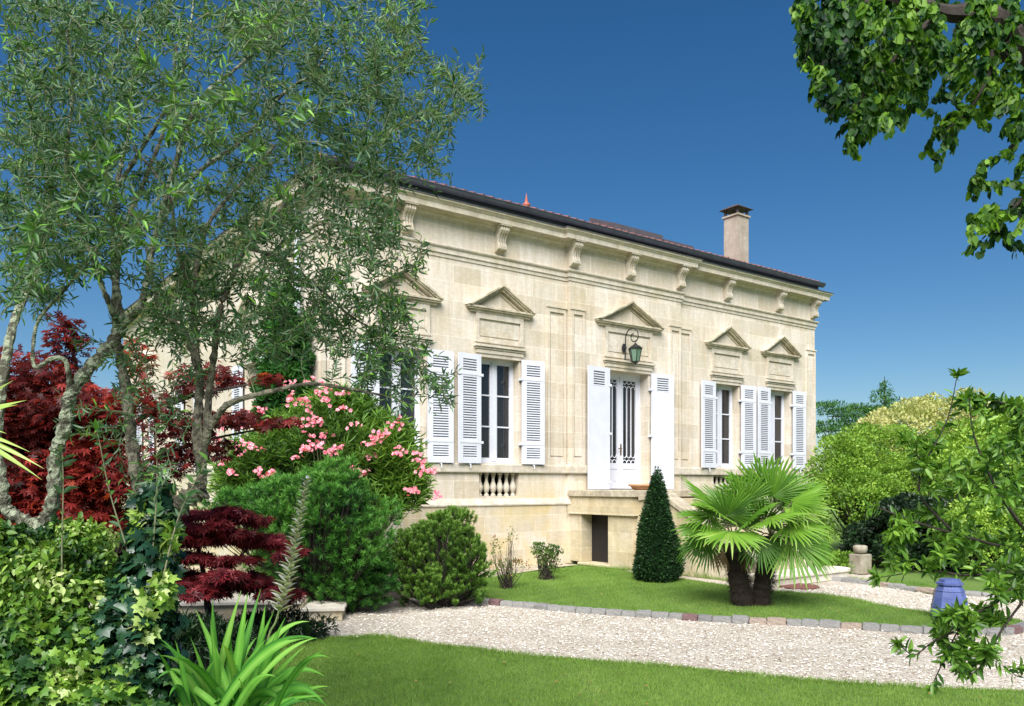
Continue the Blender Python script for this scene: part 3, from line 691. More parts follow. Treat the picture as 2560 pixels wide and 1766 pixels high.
def surround(T, c, hw, ztop, big, zped, apex):
    """panel, mouldings and pediment over an opening"""
    m = MB(); m.T = T
    m.box(c - hw - .055, c + hw + .055, .001, .03, ztop, ztop + .07)
    m.box(c - hw - .075, c + hw + .075, .001, .05, ztop + .07, ztop + .13)
    for k, (z_a, z_b, o_) in enumerate(((.13, .148, .03), (.148, .176, .062), (.176, .190, .05), (.190, .232, .095))): m.box(c - hw - .09 - .015 * k, c + hw + .09 + .015 * k, .001, o_, ztop + z_a, ztop + z_b)
    m.box(c - hw - .10, c + hw + .10, .001, .03, ztop + .232, ztop + .27); m.box(c - hw - .11, c + hw + .11, .001, .055, ztop + .27, ztop + .30)
    z2 = zped - .045
    a, b = c - hw - .085, c + hw + .085
    m.box(a, b, .001, .04, ztop + .30, ztop + .355); m.box(a, b, .001, .04, z2 - .11, z2)
    m.box(a, a + .07, .001, .04, ztop + .355, z2 - .11); m.box(b - .07, b, .001, .04, ztop + .355, z2 - .11)
    m.box(a + .10, b - .10, .001, .014, ztop + .40, z2 - .155)
    m.build('window_head' if not big else 'door_head', M['trim'], house)
    p = MB(); p.T = T; W = big
    p.box(c - W + .10, c + W - .10, .001, .055, zped - .045, zped); p.box(c - W + .05, c + W - .05, .001, .10, zped, zped + .03); p.box(c - W + .02, c + W - .02, .001, .125, zped + .03, zped + .065)
    zb = zped + .065; H = apex - zb
    def chev(inset, out0, out1, th):
        k = H / W; wI = W - inset; zi = zb; top = apex - inset * k
        s_ = th * math.sqrt(1 + k * k)
        for sg in (-1, 1):
            p.prism([(c + sg * wI, zi), (c, top), (c, top - s_), (c + sg * (wI - s_ / k), zi)], out0, out1)
    chev(0, .001, .16, .035); chev(.06, .001, .135, .03); chev(.115, .001, .09, .035); chev(.26, .001, .03, .02)
    p.box(c - W * .8, c + W * .8, .001, .006, zb, zb + .02)
    p.build('pediment', M['weath'] if T is not leftside else M['trim'], house)

def shutter(T, c, side, wdt, z0, z1, louv=True, ajar=.0):
    """side -1: hangs left of the opening edge c; +1 right"""
    a, b = (c - wdt, c) if side < 0 else (c, c + wdt)
    y0, y1 = .055, .09; m = MB()
    def TT(p):
        du = (p[0] - c); ang = ajar * side
        return T((c + du * math.cos(ang), p[1] + abs(du) * math.sin(abs(ang)), p[2]))
    m.T = TT; H = z1 - z0; st = .19 * wdt
    if louv:
        secs = [(.045, .155), (.215, .785), (.835, .95)]
        m.box(a, a + st, y0, y1, z0, z1); m.box(b - st, b, y0, y1, z0, z1)
        e = [0] + [q for s_ in secs for q in s_] + [1]
        for k in range(0, len(e), 2): m.box(a + st, b - st, y0 + .001, y1 - .002, z0 + e[k] * H, z0 + e[k + 1] * H)
        for s0, s1 in secs:
            n = max(3, round((s1 - s0) * H / .047)); pt = (s1 - s0) * H / n
            for k in range(n):
                z = z0 + s0 * H + k * pt
                m.prismx([(y1 - .004, z), (y1 - .004, z + .017), (y0 + .006, z + .029), (y0 + .006, z + .019)], a + st, b - st)
    else:
        m.box(a, b, y0, y1, z0, z1 - .42 * 0 - .40)
        m.box(a, a + st * 1.2, y0, y1, z1 - .40, z1); m.box(b - st * 1.2, b, y0, y1, z1 - .40, z1); m.box(a + st * 1.2, b - st * 1.2, y0, y1, z1 - .09, z1)
        for k in range(6): 
            z = z1 - .395 + k * .05
            m.prismx([(y1 - .004, z), (y1 - .004, z + .017), (y0 + .006, z + .029), (y0 + .006, z + .019)], a + st * 1.2, b - st * 1.2)
        m.box(a, a + .018, y1 - .001, y1 + .006, z0 + .02, z1 - .02)
    o = m.build('shutter', M['white'], house)
    bk = MB(); bk.T = TT
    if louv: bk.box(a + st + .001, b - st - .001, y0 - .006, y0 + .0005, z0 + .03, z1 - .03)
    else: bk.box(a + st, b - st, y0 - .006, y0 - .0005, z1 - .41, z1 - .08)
    bk.build('slat_shade_panel', M['slat_shade'], o)  # added grey panel, colours in the shade behind the slats
    for fz in ((.18, .80) if louv else (.05, .45, .85)):
        h = MB(); h.T = TT
        z = z0 + fz * H; h.box(c - .045, c + .045, y0 + .005 - .05, y1 + .006, z, z + .05)
        h.box(*((a + .02, b - .02) if louv else sorted((c, c + side * .06))), y1 - .001, y1 + .005, z + .008, z + .04)
        h.build('hinge', M['white'], o)
    if louv:
        h = MB(); h.T = TT; h.tube([((a + b) / 2, .03, z0 - .02), ((a + b) / 2, .11, z0 - .02), ((a + b) / 2, .11, z0 - .09)], .012, 6); h.build('shutter_stay', M['white'], o)
    return o
def window(T, c, hw, z0, z1):
    d0, d1 = -.24, -.19; m = MB(); m.T = T
    fr = .05
    m.box(c - hw, c - hw + fr, d0, d1, z0, z1); m.box(c + hw - fr, c + hw, d0, d1, z0, z1); m.box(c - hw + fr, c + hw - fr, d0, d1, z1 - fr, z1); m.box(c - hw + fr, c + hw - fr, d0, d1, z0, z0 + fr + .02)
    m.box(c - .05, c + .05, d0, d1 + .012, z0 + fr + .02, z1 - fr)
    for a, b in ((c - hw + fr, c - .05), (c + .05, c + hw - fr)):
        e0, e1 = d0 + .005, d1 - .008
        m.box(a, a + .035, e0, e1, z0 + .07, z1 - fr); m.box(b - .035, b, e0, e1, z0 + .07, z1 - fr)
        m.box(a + .035, b - .035, e0, e1, z0 + .07, z0 + .13); m.box(a + .035, b - .035, e0, e1, z1 - fr - .045, z1 - fr)
        za, zb = z0 + .13, z1 - fr - .045
        for k in (1, 2): zz = za + (zb - za) * k / 3; m.box(a + .035, b - .035, e0 + .003, e1 - .003, zz - .014, zz + .014)
    o = m.build('window', M['white'], house)
    g_ = MB(); g_.T = T; g_.box(c - hw + .01, c + hw - .01, d0 - .02, d0 + .012, z0 + .01, z1 - .01); g_.build('pane', M['glass'], o)
    s_ = MB(); s_.T = T; s_.prismx([(-.19, z0 - .01), (-.19, z0 + .03), (.03, z0 + .012), (.03, z0 - .01)], c - hw + .002, c + hw - .002); s_.build('sill', M['trim'], o)
def balustrade(T, c, hw):
    o = None
    prof = [(.052, 0), (.052, .03), (.034, .04), (.03, .06), (.045, .085), (.062, .13), (.066, .17), (.055, .22), (.034, .28), (.026, .33), (.028, .36), (.042, .375), (.03, .39), (.03, .40), (.052, .41), (.052, .45)]
    m = MB(); m.T = T; m.box(c - hw, c + hw, -.2, -.03, 1.345, 1.385); b = m.build('balustrade', M['trim'], house)
    for k in range(6):
        q = MB(); x = c - hw + (k + .5) * 2 * hw / 6
        q.lathe([(r_, z_) for r_, z_ in prof], 14, (0, 0, 1.386))
        q.v = [T((v[0] + x, v[1] - .1, v[2])) for v in q.v]; q.build('baluster', M['trim'], b, smooth=False)
for i, c in enumerate(WC):
    window(front, c, WH, 2.0, 4.04); surround(front, c, WH, 4.04, .80, 4.92, 5.45); balustrade(front, c, WH)
    shutter(front, c - WH - .01, -1, .535, 2.01, 4.06, True, R(2 + (i * 7) % 4)); shutter(front, c + WH + .02, 1, .535, 2.01, 4.06, True, R(1.5 + (i * 5) % 3))
for c in SIDEW:
    window(leftside, c, WH, 2.0, 4.04); surround(leftside, c, WH, 4.04, .80, 4.92, 5.45)
    shutter(leftside, c - WH - .01, -1, .535, 2.01, 4.06, True, R(2)); shutter(leftside, c + WH + .02, 1, .535, 2.01, 4.06, True, R(2))
surround(bayf, DC, DH, 4.05, 1.0, 5.02, 5.57)
shutter(bayf, DC - DH - .01, -1, .66, 1.51, 4.07, False, R(5)); shutter(bayf, DC + DH + .02, 1, .66, 1.51, 4.07, False, R(4))
# front door
m = MB(); m.T = bayf; d0, d1 = -.30, -.25
m.box(DC - DH, DC - DH + .05, d0, d1, 1.5, 4.05); m.box(DC + DH - .05, DC + DH, d0, d1, 1.5, 4.05); m.box(DC - DH + .05, DC + DH - .05, d0, d1, 3.97, 4.05)
for a, b in ((DC - DH + .05, DC), (DC, DC + DH - .05)):
    e0, e1 = d0 + .006, d1 - .008
    m.box(a + .001, a + .09, e0, e1, 1.52, 3.97); m.box(b - .09, b - .001, e0, e1, 1.52, 3.97); m.box(a + .09, b - .09, e0, e1, 3.9, 3.97); m.box(a + .09, b - .09, e0, e1, 1.52, 1.66)
    m.box(a + .09, b - .09, e0, e1, 1.95, 2.08); m.box(a + .09, b - .09, e0, e1 - .012, 1.66, 1.95); m.box(a + .12, b - .12, e0, e1 - .004, 1.69, 1.92)
m.box(DC - .02, DC + .02, d1 - .008, d1 + .01, 1.52, 3.97)
door = m.build('door', M['white'], house)
gl = MB(); gl.T = bayf; gl.box(DC - DH + .06, DC + DH - .06, d0 - .02, d0 + .008, 1.97, 3.96); gl.build('pane', M['glass'], door)
gr = MB(); gr.T = bayf; gy_ = d0 + .02
for a, b in ((DC - DH + .14, DC - .09), (DC + .09, DC + DH - .14)):
    w3 = (b - a) / 3; za, zb = 2.08, 3.90
    for k in (1, 2): gr.box(a + w3 * k - .011, a + w3 * k + .011, gy_ - .008, gy_ + .008, za + .20, zb - .20)
    for k in range(3):
        x0 = a + w3 * k; cxk = x0 + w3 / 2; r_ = w3 / 2
        for zc, sg in ((zb - .20, 1), (za + .20, -1)):
            gr.tube([(cxk + r_ * math.cos(t_), gy_, zc + sg * r_ * 1.25 * math.sin(t_)) for t_ in np.linspace(0, math.pi, 9)], .0105, 6)
        for zc, sg in ((zb, -1), (za, 1)):
            gr.tube([(cxk + r_ * math.cos(t_), gy_ + .001, zc + sg * r_ * 1.1 * math.sin(t_)) for t_ in np.linspace(0, math.pi, 9)], .0105, 6)
gr.build('grille', M['white'], door)
hd = MB(); hd.T = bayf; hd.box(DC - .018, DC + .018, d1 + .01, d1 + .018, 2.25, 2.5); hd.tube([(DC, d1 + .015, 2.40), (DC, d1 + .05, 2.40), (DC - .11, d1 + .055, 2.395)], .011, 8); hd.build('handle', M['bronze'], door)
# porch and its stair
pw = MB(); pw.T = front
PV = 1.87
pw.box(.0, .30, BV + .031, .46, 0.06, 1.02); pw.box(.0, .30, 1.24, PV, 0, 1.02)          # left face with cellar recess
pw.box(.30, 3.36, BV + .031, PV - .001, 0, 1.02)
pw.box(-.06, 3.44, BV + .002, PV + .07, 1.02, 1.19); pw.box(-.02, 3.40, BV + .004, PV + .03, 1.19, 1.37)
porch = pw.build('porch', M['porch'], house)
sb_ = MB(); sb_.T = front; sb_.box(-.07, 3.46, BV + .003, PV + .09, 1.371, 1.50); sb_.build('slab', M['slab'], porch, bevel=.012)
th_ = MB(); th_.T = front; th_.box(-.06, .30, .40, 1.30, 0, .055); th_.build('threshold', M['porch'], porch, bevel=.015)
cd = MB(); cd.T = front; cd.box(.285, .299, .46, 1.24, .055, 1.02); cd.build('cellar_door', M['olddoor'], porch)
stp = MB(); stp.T = front; SU0, SU1 = .38, 1.95
for k in range(9):
    z1_ = 1.34 - k * .15; v0 = PV + .10 + k * .31; stp.box(SU0, SU1, PV + .091, v0 + .30, z1_ - .15 + (0 if k < 8 else .0), z1_) if False else stp.box(SU0, SU1, v0 if k else PV + .091, v0 + .31, 0, z1_ - .001 * k)
stp.build('steps', M['porch'], porch)
fl = MB(); fl.T = front
fl.prismx([(PV + .001, 0), (PV + .001, 1.30), (2.55, 1.36), (4.70, .20), (4.70, 0)], SU0 - .26, SU0 - .001); fl.build('stair_flank', M['porch'], porch)
cp = MB(); cp.T = front
cp.prismx([(PV + .095, 1.40), (2.55, 1.46), (4.74, .285), (4.74, .19), (2.55, 1.362), (PV + .095, 1.305)], SU0 - .30, SU0 + .04); cp.build('coping', M['slab'], porch, bevel=.01)
bs = MB(); bs.T = front
pts = [(SU0 - .35, 4.55), (SU0 - .35, 5.05)] + [(1.95 + .28 * math.sin(t_), 4.77 + .28 * math.cos(t_)) for t_ in np.linspace(0, math.pi, 9)]
for z0_, z1_, e in ((0, .12, 0), (.121, .175, .035)):
    cxm = sum(p[0] for p in pts) / len(pts); cym = sum(p[1] for p in pts) / len(pts)
    q = [(cxm + (p[0] - cxm) * (1 + e), cym + (p[1] - cym) * (1 + e * 3)) for p in pts]; n = len(q)
    bs.add([(a, b, z0_) for a, b in q] + [(a, b, z1_) for a, b in q], [tuple(range(n)), tuple(range(2 * n - 1, n - 1, -1))] + [(i, (i + 1) % n, (i + 1) % n + n, i + n) for i in range(n)])
bs.build('bottom_step', M['pale'], porch, bevel=.01)

def hw_(u, out, z):       # house frame point to world
    c, s_ = math.cos(HA), math.sin(HA); return (HX + c * u + s_ * out, HY + s_ * u - c * out, z)
# wall lantern
lan = thing('wall_lantern', 'black iron scroll lantern with green glass hung above the front door', 'lantern', hw_(1.50, BV + .045, 4.55), HA)
m = MB(); m.lathe([(.0, 0), (.065, .0), (.06, .02), (.02, .03), (0, .03)], 14)
m.v = [(x, -z, y) for x, y, z in m.v]; m.v = [(x, y, z * 1.5) for x, y, z in m.v]
A = [(.0, -.03, -.26), (.0, -.05, -.1), (.0, -.05, .1)] + [(0, -.05 - .19 + .19 * math.cos(t_), .2 + .19 * math.sin(t_)) for t_ in np.linspace(0, math.pi, 9)]
A += [(0, -.43 + .11 - .11 * math.cos(t_), .2 - .11 * math.sin(t_)) for t_ in np.linspace(0.2, math.pi * 1.0, 7)] + [(0, -.24, .26), (0, -.28, .27), (0, -.29, .23)]
m.tube(A, .013, 8); m.tube([(0, -.03, 0), (0, -.06, 0)], .02, 8); m.tube([(0, -.34, .12), (0, -.34, .02)], .009, 6)
m.build('bracket', M['iron'], lan)
lb = MB()
def hexr(r_, z, c=(0, -.34)): return [(c[0] + r_ * math.cos(math.pi / 3 * k), c[1] + r_ * math.sin(math.pi / 3 * k), z) for k in range(6)]
def hexs(mb, rings):
    vs = [p for r_, z in rings for p in hexr(r_, z)]; n = 6
    mb.add(vs, [tuple(range(5, -1, -1)), tuple(range((len(rings) - 1) * 6, len(rings) * 6))] + [(j * n + k, j * n + (k + 1) % n, (j + 1) * n + (k + 1) % n, (j + 1) * n + k) for j in range(len(rings) - 1) for k in range(n)])
hexs(lb, [(.155, -.07), (.16, -.055), (.10, -.005), (.05, .02), (.03, .045), (.012, .06)]); hexs(lb, [(.012, -.40), (.03, -.375), (.08, -.345), (.085, -.33)])
for a, b in zip(hexr(.14, -.07), hexr(.085, -.335)): lb.tube([a, b], .009, 5)
lb.build('lamp_frame', M['iron'], lan)
gg = MB(); hexs(gg, [(.078, -.33), (.132, -.072)]); gg.build('glass', M['lampglass'], lan)
# terracotta bowl on the porch
bw_ = thing('terracotta_bowl', 'wide shallow terracotta bowl on the porch slab before the door', 'bowl', hw_(.62, 1.55, 1.50), HA)
m = MB(); m.lathe([(.15, 0), (.20, .03), (.235, .075), (.27, .08), (.275, .115), (.25, .12), (.20, .06), (0, .05)], 28, cap=False); m.build('bowl', M['terra'], bw_, smooth=True)

# ================================================================== small garden objects
# blue pot
px, py = G(2146, 1400)
pt = thing('blue_pot', 'periwinkle blue glazed pot standing at the end of the island lawn', 'pot', (px, py, 0.01))
m = MB(); m.lathe([(.0, 0), (.185, 0), (.205, .03), (.205, .12), (.18, .26), (.145, .37), (.125, .395), (.15, .405), (.152, .43), (.12, .44), (.115, .47), (.09, .475), (0, .475)], 10, cap=False)
m.build('body', M['blue'], pt)
m = MB()
for z in (.14, .33): m.lathe([(.2065 if z < .2 else .162, z), (.2085 if z < .2 else .164, z + .008), (.2045 if z < .2 else .158, z + .016)], 10, cap=False)
m.build('ring', M['blue'], pt)
# rusty disc on the gravel
px, py = G(1805, 1327)
pd = thing('round_mat', 'flat rust brown round disc lying on the gravel by the bottom step', 'disc', (px, py, 0))
m = MB(); m.lathe([(.0, .0), (.30, 0), (.31, .015), (.29, .03), (.26, .022), (.1, .026), (0, .026)], 28, cap=False); m.build('disc', M['mat_red'], pd)
# stone bollard
px, py = G(1944, 1297)
pb = thing('stone_bollard', 'weathered stone post with a rounded cap at the edge of the back grass', 'stone post', (px, py, 0), .5)
m = MB(); m.box(-.14, .14, -.14, .14, 0, .36); m.build('post', M['rock'], pb, bevel=.02)
m = MB(); m.lathe([(.0, .362), (.07, .365), (.11, .385), (.125, .44), (.12, .50), (.09, .515), (0, .515)], 14, cap=False); m.build('cap', M['rock'], pb, smooth=True)
# terrace steps on the left
ts = thing('terrace', 'pale stone terrace and steps half hidden behind the shrubs at the left', 'terrace', (-2.1, 10.4, 0), R(7))
m = MB(); m.box(-.45, 0, -.75, .65, 0, .11); m.box(-5.6, -.451, -.75, .65, 0, .20); m.build('riser', M['porch'], ts)
m = MB(); m.box(-.50, .03, -.78, .68, .111, .155); m.build('tread', M['pale'], ts, bevel=.008)
m = MB(); m.box(-5.6, -.47, -.78, 3.2, .201, .245); m.build('paving', M['pale'], ts, bevel=.008)
m = MB(); m.box(-5.6, -.48, .85, 1.05, .246, .50); m.build('kerb', M['porch'], ts, bevel=.01)

# ================================================================== FOLIAGE
def shrub_cloud(name, label, cat, material, blobs, n, size, tm=LEAF4, wid=.5, shell=.45, tintm=.5, group=None, seed=1, stem=True, outw=1.0, lump=.18, lumps=.5, nseed=0, wood='darkwood', part='crown', droop=0, tvar=.14, tamp=.55, stemr=.04, sub=0, subr=.25, szr=(.6, 1.25)):
    """blobs: (centre, radii); leaves fill uneven shells"""
    c0 = np.array([b[0] for b in blobs]).mean(0)
    o = thing(name, label, cat, (c0[0], c0[1], 0), 0, group)
    vol = np.array([np.prod(b[1]) ** .66 for b in blobs]); vol = vol / vol.sum(); cl = Cloud(); st = Cloud()
    for (c, r), f in zip(blobs, vol):
        c = np.array(c, float); r = np.array(r, float); k = int(n * f); d = rdir(k)
        d[:, 2] = np.where(d[:, 2] < -.75, -d[:, 2], d[:, 2])
        bumpy = 1 + lump * (clumps(d * r + c, lumps, seed) - .5) * 2 + lump * .7 * (clumps(d * r + c, lumps * .35, seed + 5) - .5) * 2
        rad = bumpy * (1 - shell * rng.random(k) ** 2.2)
        P = c + d * r * rad[:, None]
        if sub:                                     # leaves gathered in billowing sprays with hollows between them
            cd_ = rdir(sub); cd_[:, 2] = np.where(cd_[:, 2] < -.6, -cd_[:, 2], cd_[:, 2]); cc_ = c + cd_ * r * (rng.uniform(.62, 1.0, sub))[:, None]; rs_ = subr * rng.uniform(.6, 1.35, sub)
            w_ = rs_ ** 2; j_ = rng.choice(sub, k, p=w_ / w_.sum()); dd_ = rdir(k); dd_[:, 2] = np.abs(dd_[:, 2]) * np.where(rng.random(k) < .75, 1, -1); flip = (dd_ * cd_[j_]).sum(1) < -.35; dd_[flip] *= -1
            P2 = cc_[j_] + dd_ * rs_[j_][:, None] * (1 - .35 * rng.random(k) ** 2)[:, None] * np.array([1.15, 1.15, .8]); inner = rng.random(k) < .08; P = np.where(inner[:, None], P, P2)
            d = np.where(inner[:, None], d, dd_)
        kk_ = P[:, 2] > .02; P = P[kk_]; d = d[kk_]
        k = len(P)
        if not sub: d = nrm((P - c) / r ** 2)
        D = nrm(d * outw + rng.normal(0, .6, (k, 3)) + np.array([0, 0, .25 - droop]))
        Nn = nrm(d + rng.normal(0, .5, (k, 3)) + np.array([0, 0, .4]))
        sz = size * rng.uniform(*szr, k); t_ = np.clip(tintm + (clumps(P, lumps * .5, seed + 9) - .5) * tamp + rng.normal(0, tvar, k), 0, 1)
        cl.add(tm, P, D, Nn, sz, t_, sz * wid)
        if stem:
            m_ = 14; a = np.repeat(np.array([[c0[0], c0[1], 0]]), m_, 0) + rng.normal(0, .05, (m_, 3)) * [1, 1, 0]; b = c + rdir(m_) * r * .75
            ts_ = np.linspace(0, 1, 6)[None, :, None]; mid = (a + b) / 2 + rng.normal(0, .08, (m_, 3)); 
            Q = a[:, None] * (1 - ts_) ** 2 + 2 * mid[:, None] * ts_ * (1 - ts_) + b[:, None] * ts_ ** 2
            st.tubes(Q, np.repeat(np.linspace(stemr, stemr * .2, 6)[None], m_, 0), 5)
    cl.build(part, material, o)
    if stem: st.build('branch', M[wood], o)
    return o
def vb(x, y, D, rx, ry, rd=None):      # blob from the view: centre, radii in view px, depth radius in metres
    s_ = VS * D / FPX; return (V(x, y, D), (rx * s_, rd if rd else rx * s_ * .9, ry * s_))

# background right
shrub_cloud('cedar_tree', 'dark green cedar with flat layered branches behind the house corner', 'tree', M['cedar'],
            [vb(rng.uniform(1855, 1975), rng.uniform(915, 1015), 34, rng.uniform(14, 36), rng.uniform(3, 6), rng.uniform(.4, 1.1)) for _ in range(30)] + [vb(1999 + rng.normal(0, 1) * (y - 862) * .12, y, 34, 5 + (y - 862) * .42, 3.2, .2 + (y - 862) * .008) for y in range(866, 945, 7)] + [vb(rng.uniform(1965, 2040), rng.uniform(925, 960), 34, 24, 5, .8) for _ in range(6)], 9000, .12, NEEDLE, .35, .9, .5, lump=.5, lumps=.6, stem=False)
cdr = [o for o in bpy.data.objects if o.name.startswith('cedar_tree')][0]
m = MB(); c = V(1999, 900, 34); m.tube([(c[0], 34, 0), (c[0], 34, 3), (c[0], 34, c[2] + .9)], [.25, .07, .012], 8)
for x, y in ((1870, 942), (1860, 975), (1858, 1008), (1930, 960), (1860, 1035), (1905, 925), (2040, 925)):
    p = V(x, y, 34); m.tube([(c[0], 34, p[2] - .5), ((c[0] + p[0]) / 2, 34, p[2] + .05), tuple(p)], [.05, .035, .015], 6)
c0 = cdr.location; m.v = [(v[0] - c0[0], v[1] - c0[1], v[2]) for v in m.v]; m.build('trunk', M['darkwood'], cdr)
shrub_cloud('flowering_tree', 'round topped tree covered in cream blossom behind the green bushes', 'tree', M['cream'],
            [vb(2040, 990, 27, 100, 70, 1.8), vb(2140, 975, 27, 95, 78, 1.8), vb(1990, 1040, 26.5, 60, 60, 1.5), vb(2225, 1000, 27, 60, 60, 1.5)], 30000, .11, LEAF4, .6, .3, .62, lump=.10, lumps=.7, sub=46, subr=.42)
shrub_cloud('green_bush', 'light green rounded bush beside the right corner of the house', 'bush', M['bush'],
            [vb(1905, 1080, 19, 75, 85, 1.0), vb(1975, 1045, 20, 85, 75, 1.2), vb(1930, 1160, 18, 80, 90, 1.0), vb(2020, 1120, 19, 90, 90, 1.1)], 36000, .075, LEAF4, .55, .35, .52, lump=.16, lumps=.35, seed=4, sub=30, subr=.33)
shrub_cloud('green_bush', 'yellowish green leafy tree rising at the right edge behind the shrub', 'tree', M['bush'],
            [vb(2140, 1080, 17, 95, 80, 1.1), vb(2230, 1040, 17, 90, 80, 1.2), vb(2300, 1000, 17, 70, 80, 1.2), vb(2290, 1110, 16.5, 90, 110, 1.2), vb(2360, 1050, 17, 70, 130, 1.2)], 44000, .075, LEAF4, .55, .4, .58, lump=.18, lumps=.35, seed=6, sub=34, subr=.33)
shrub_cloud('dark_bush', 'evergreen bush with leaves coloured dark for the shaded hollow behind the stone post', 'bush', M['bushd'],
            [vb(2050, 1215, 15.6, 100, 85, .8), vb(1965, 1245, 16.4, 42, 50, .5), vb(2140, 1225, 15.2, 80, 75, .8)], 20000, .08, OVAL, .5, .5, .15, lump=.15, lumps=.35, seed=8, sub=50, subr=.2)  # low leaf tint puts the shade of the hollow into the colour
shrub_cloud('green_bush', 'bright leafy bush hanging over the back grass at the right edge', 'bush', M['bush'],
            [vb(2240, 1230, 14, 90, 75, .7), vb(2310, 1200, 14, 70, 90, .8), vb(2190, 1190, 14.6, 50, 40, .5)], 22000, .06, LEAF4, .6, .4, .66, lump=.18, lumps=.3, seed=9, sub=34, subr=.22)
shrub_cloud('low_plant', 'small leafy plant growing beside the stone post', 'plant', M['bush'], [vb(1905, 1275, 15, 45, 25, .3)], 2500, .06, LEAF4, .4, .6, .45, lump=.3, lumps=.2, seed=10, stemr=.008)
shrub_cloud('hedge', 'clipped green hedge running far behind the garden at the right', 'hedge', M['bush'], [((x, 30 + .5 * (x - 14), 1.2), (3.2, 1.5, 1.9)) for x in (16, 20, 24, 29)], 14000, .16, LEAF4, .6, .3, .4, stem=False, lumps=.6)
shrub_cloud('hedge', 'green hedge behind the maple at the far left', 'hedge', M['bushd'], [((x, 30, 1.3), (3.0, 1.5, 2.2)) for x in (-14, -18, -22, -26, -30)], 16000, .16, LEAF4, .6, .3, .7, stem=False, lumps=.6, seed=13)
# cypress by the house corner
shrub_cloud('cypress', 'narrow green cypress standing against the side wall of the house', 'tree', M['cypress'],
            [vb(640, 1000 - 60 * k, 13.6, r_, 55, None) for k, r_ in enumerate((62, 62, 58, 52, 42, 24))], 30000, .07, NEEDLE, .5, .3, .5, lump=.12, lumps=.2, seed=15, sub=40, subr=.13)
# cone yew
px, py = G(1487, 1316)
cy = thing('cone_topiary', 'dark green clipped yew cone on the lawn before the porch', 'topiary', (px, py + .1, 0))
k = 30000; hh = 1 - np.sqrt(rng.random(k)); ang = rng.uniform(0, 2 * np.pi, k)
rr = .42 * (1 - hh) ** .86 * (1 - .3 * np.exp(-hh * 14)) + .015
lum = 1 + .09 * np.sin(ang * 3 + hh * 9) + .10 * (clumps(np.stack([np.cos(ang), np.sin(ang), hh * 3], 1), .3, 2) - .5)
rr = rr * lum * (1 - .25 * rng.random(k) ** 2) * (1 + .10 * (rng.random(k) < .12))
P = np.stack([px + rr * np.cos(ang), py + .1 + rr * np.sin(ang), .03 + hh * 1.86], 1); d = np.stack([np.cos(ang), np.sin(ang), np.full(k, .35)], 1)
c = Cloud(); sz = .042 * rng.uniform(.5, 1.5, k)
c.add(LANCE, P, nrm(d + rng.normal(0, .6, (k, 3))), nrm(rng.normal(0, .6, (k, 3)) + [0, 0, 1]), sz, np.clip(rng.normal(.4, .25, k), 0, 1), sz * .32); c.build('crown', M['yew'], cy)
m = MB(); m.tube([(0, 0, -.02), (0, 0, .2), (0, 0, 1.5)], [.05, .05, .01], 8); m.build('trunk', M['darkwood'], cy)
m = MB(); m.lathe([(.26, .04)] + [(.42 * (1 - h_) ** .86 * .80, .05 + h_ * 1.86) for h_ in np.linspace(.06, .97, 14)], 20); m.build('dark_core', simple('yew_core_dark', (.012, .03, .012), (.006, .015, .006), .9, 40, .9, .02), cy)  # added solid core, coloured dark like the shaded inside of the cone

# pines: whorled shoots of needles
def pine(name, label, material, blobs, nshoot, nneed, nl, slen, nw, tintm, seed, upw=.8, dens=.5):
    c0 = np.array([b[0] for b in blobs]).mean(0); o = thing(name, label, 'shrub', (c0[0], c0[1], 0))
    vol = np.array([np.prod(b[1]) ** .66 for b in blobs]); vol /= vol.sum(); cl = Cloud(); tips = []
    for (c, r), f in zip(blobs, vol):
        k = int(nshoot * f); d = rdir(k); d[:, 2] = np.where(d[:, 2] < -.6, -d[:, 2], d[:, 2]); c = np.array(c); r = np.array(r)
        rad = (1 + .30 * (clumps(d * r + c, .22, seed) - .5) * 2) * (1 - dens * rng.random(k) ** 1.8)
        P = c + d * r * rad[:, None]; kk = P[:, 2] > .05; P = P[kk]; d = d[kk]; tips.append((P, nrm(d + np.array([0, 0, upw]) + rng.normal(0, .25, P.shape))))
    P = np.concatenate([a for a, _ in tips]); A = np.concatenate([b for _, b in tips]); n = len(P)
    s_ = rng.random((n, nneed)) ; base = P[:, None] - A[:, None] * (slen * (1 - s_))[..., None]
    sd = rng.normal(size=(n, nneed, 3)); sd -= (sd * A[:, None]).sum(-1, keepdims=True) * A[:, None]; sd = nrm(sd)
    D = nrm(A[:, None] * (.35 + .6 * s_)[..., None] + sd * .75)
    tt = np.clip(tintm + (clumps(P, .25, seed + 3) - .5)[:, None] * .5 + (s_ - .5) * .6 + rng.normal(0, .08, (n, nneed)), 0, 1)
    L_ = nl * rng.uniform(.7, 1.1, n * nneed)
    cl.add(NEEDLE, base.reshape(-1, 3), D.reshape(-1, 3), rdir(n * nneed), L_, tt.ravel(), nw)
    cl.build('foliage', material, o)
    st = Cloud(); a = np.repeat(np.array([[c0[0], c0[1], .0]]), n, 0); sel = rng.random(n) < .5
    t_ = np.linspace(0, 1, 6)[None, :, None]; a = a[sel] + rng.normal(0, .05, (sel.sum(), 3)) * [1, 1, .3]; b = P[sel] - A[sel] * slen * .6
    mid = a * .5 + b * .5 - np.array([0, 0, .12]) + rng.normal(0, .05, a.shape)
    st.tubes(a[:, None] * (1 - t_) ** 2 + 2 * mid[:, None] * t_ * (1 - t_) + b[:, None] * t_ ** 2, np.repeat(np.linspace(.012, .004, 6)[None], len(a), 0), 4)
    st.build('branch', M['darkwood'], o); return o
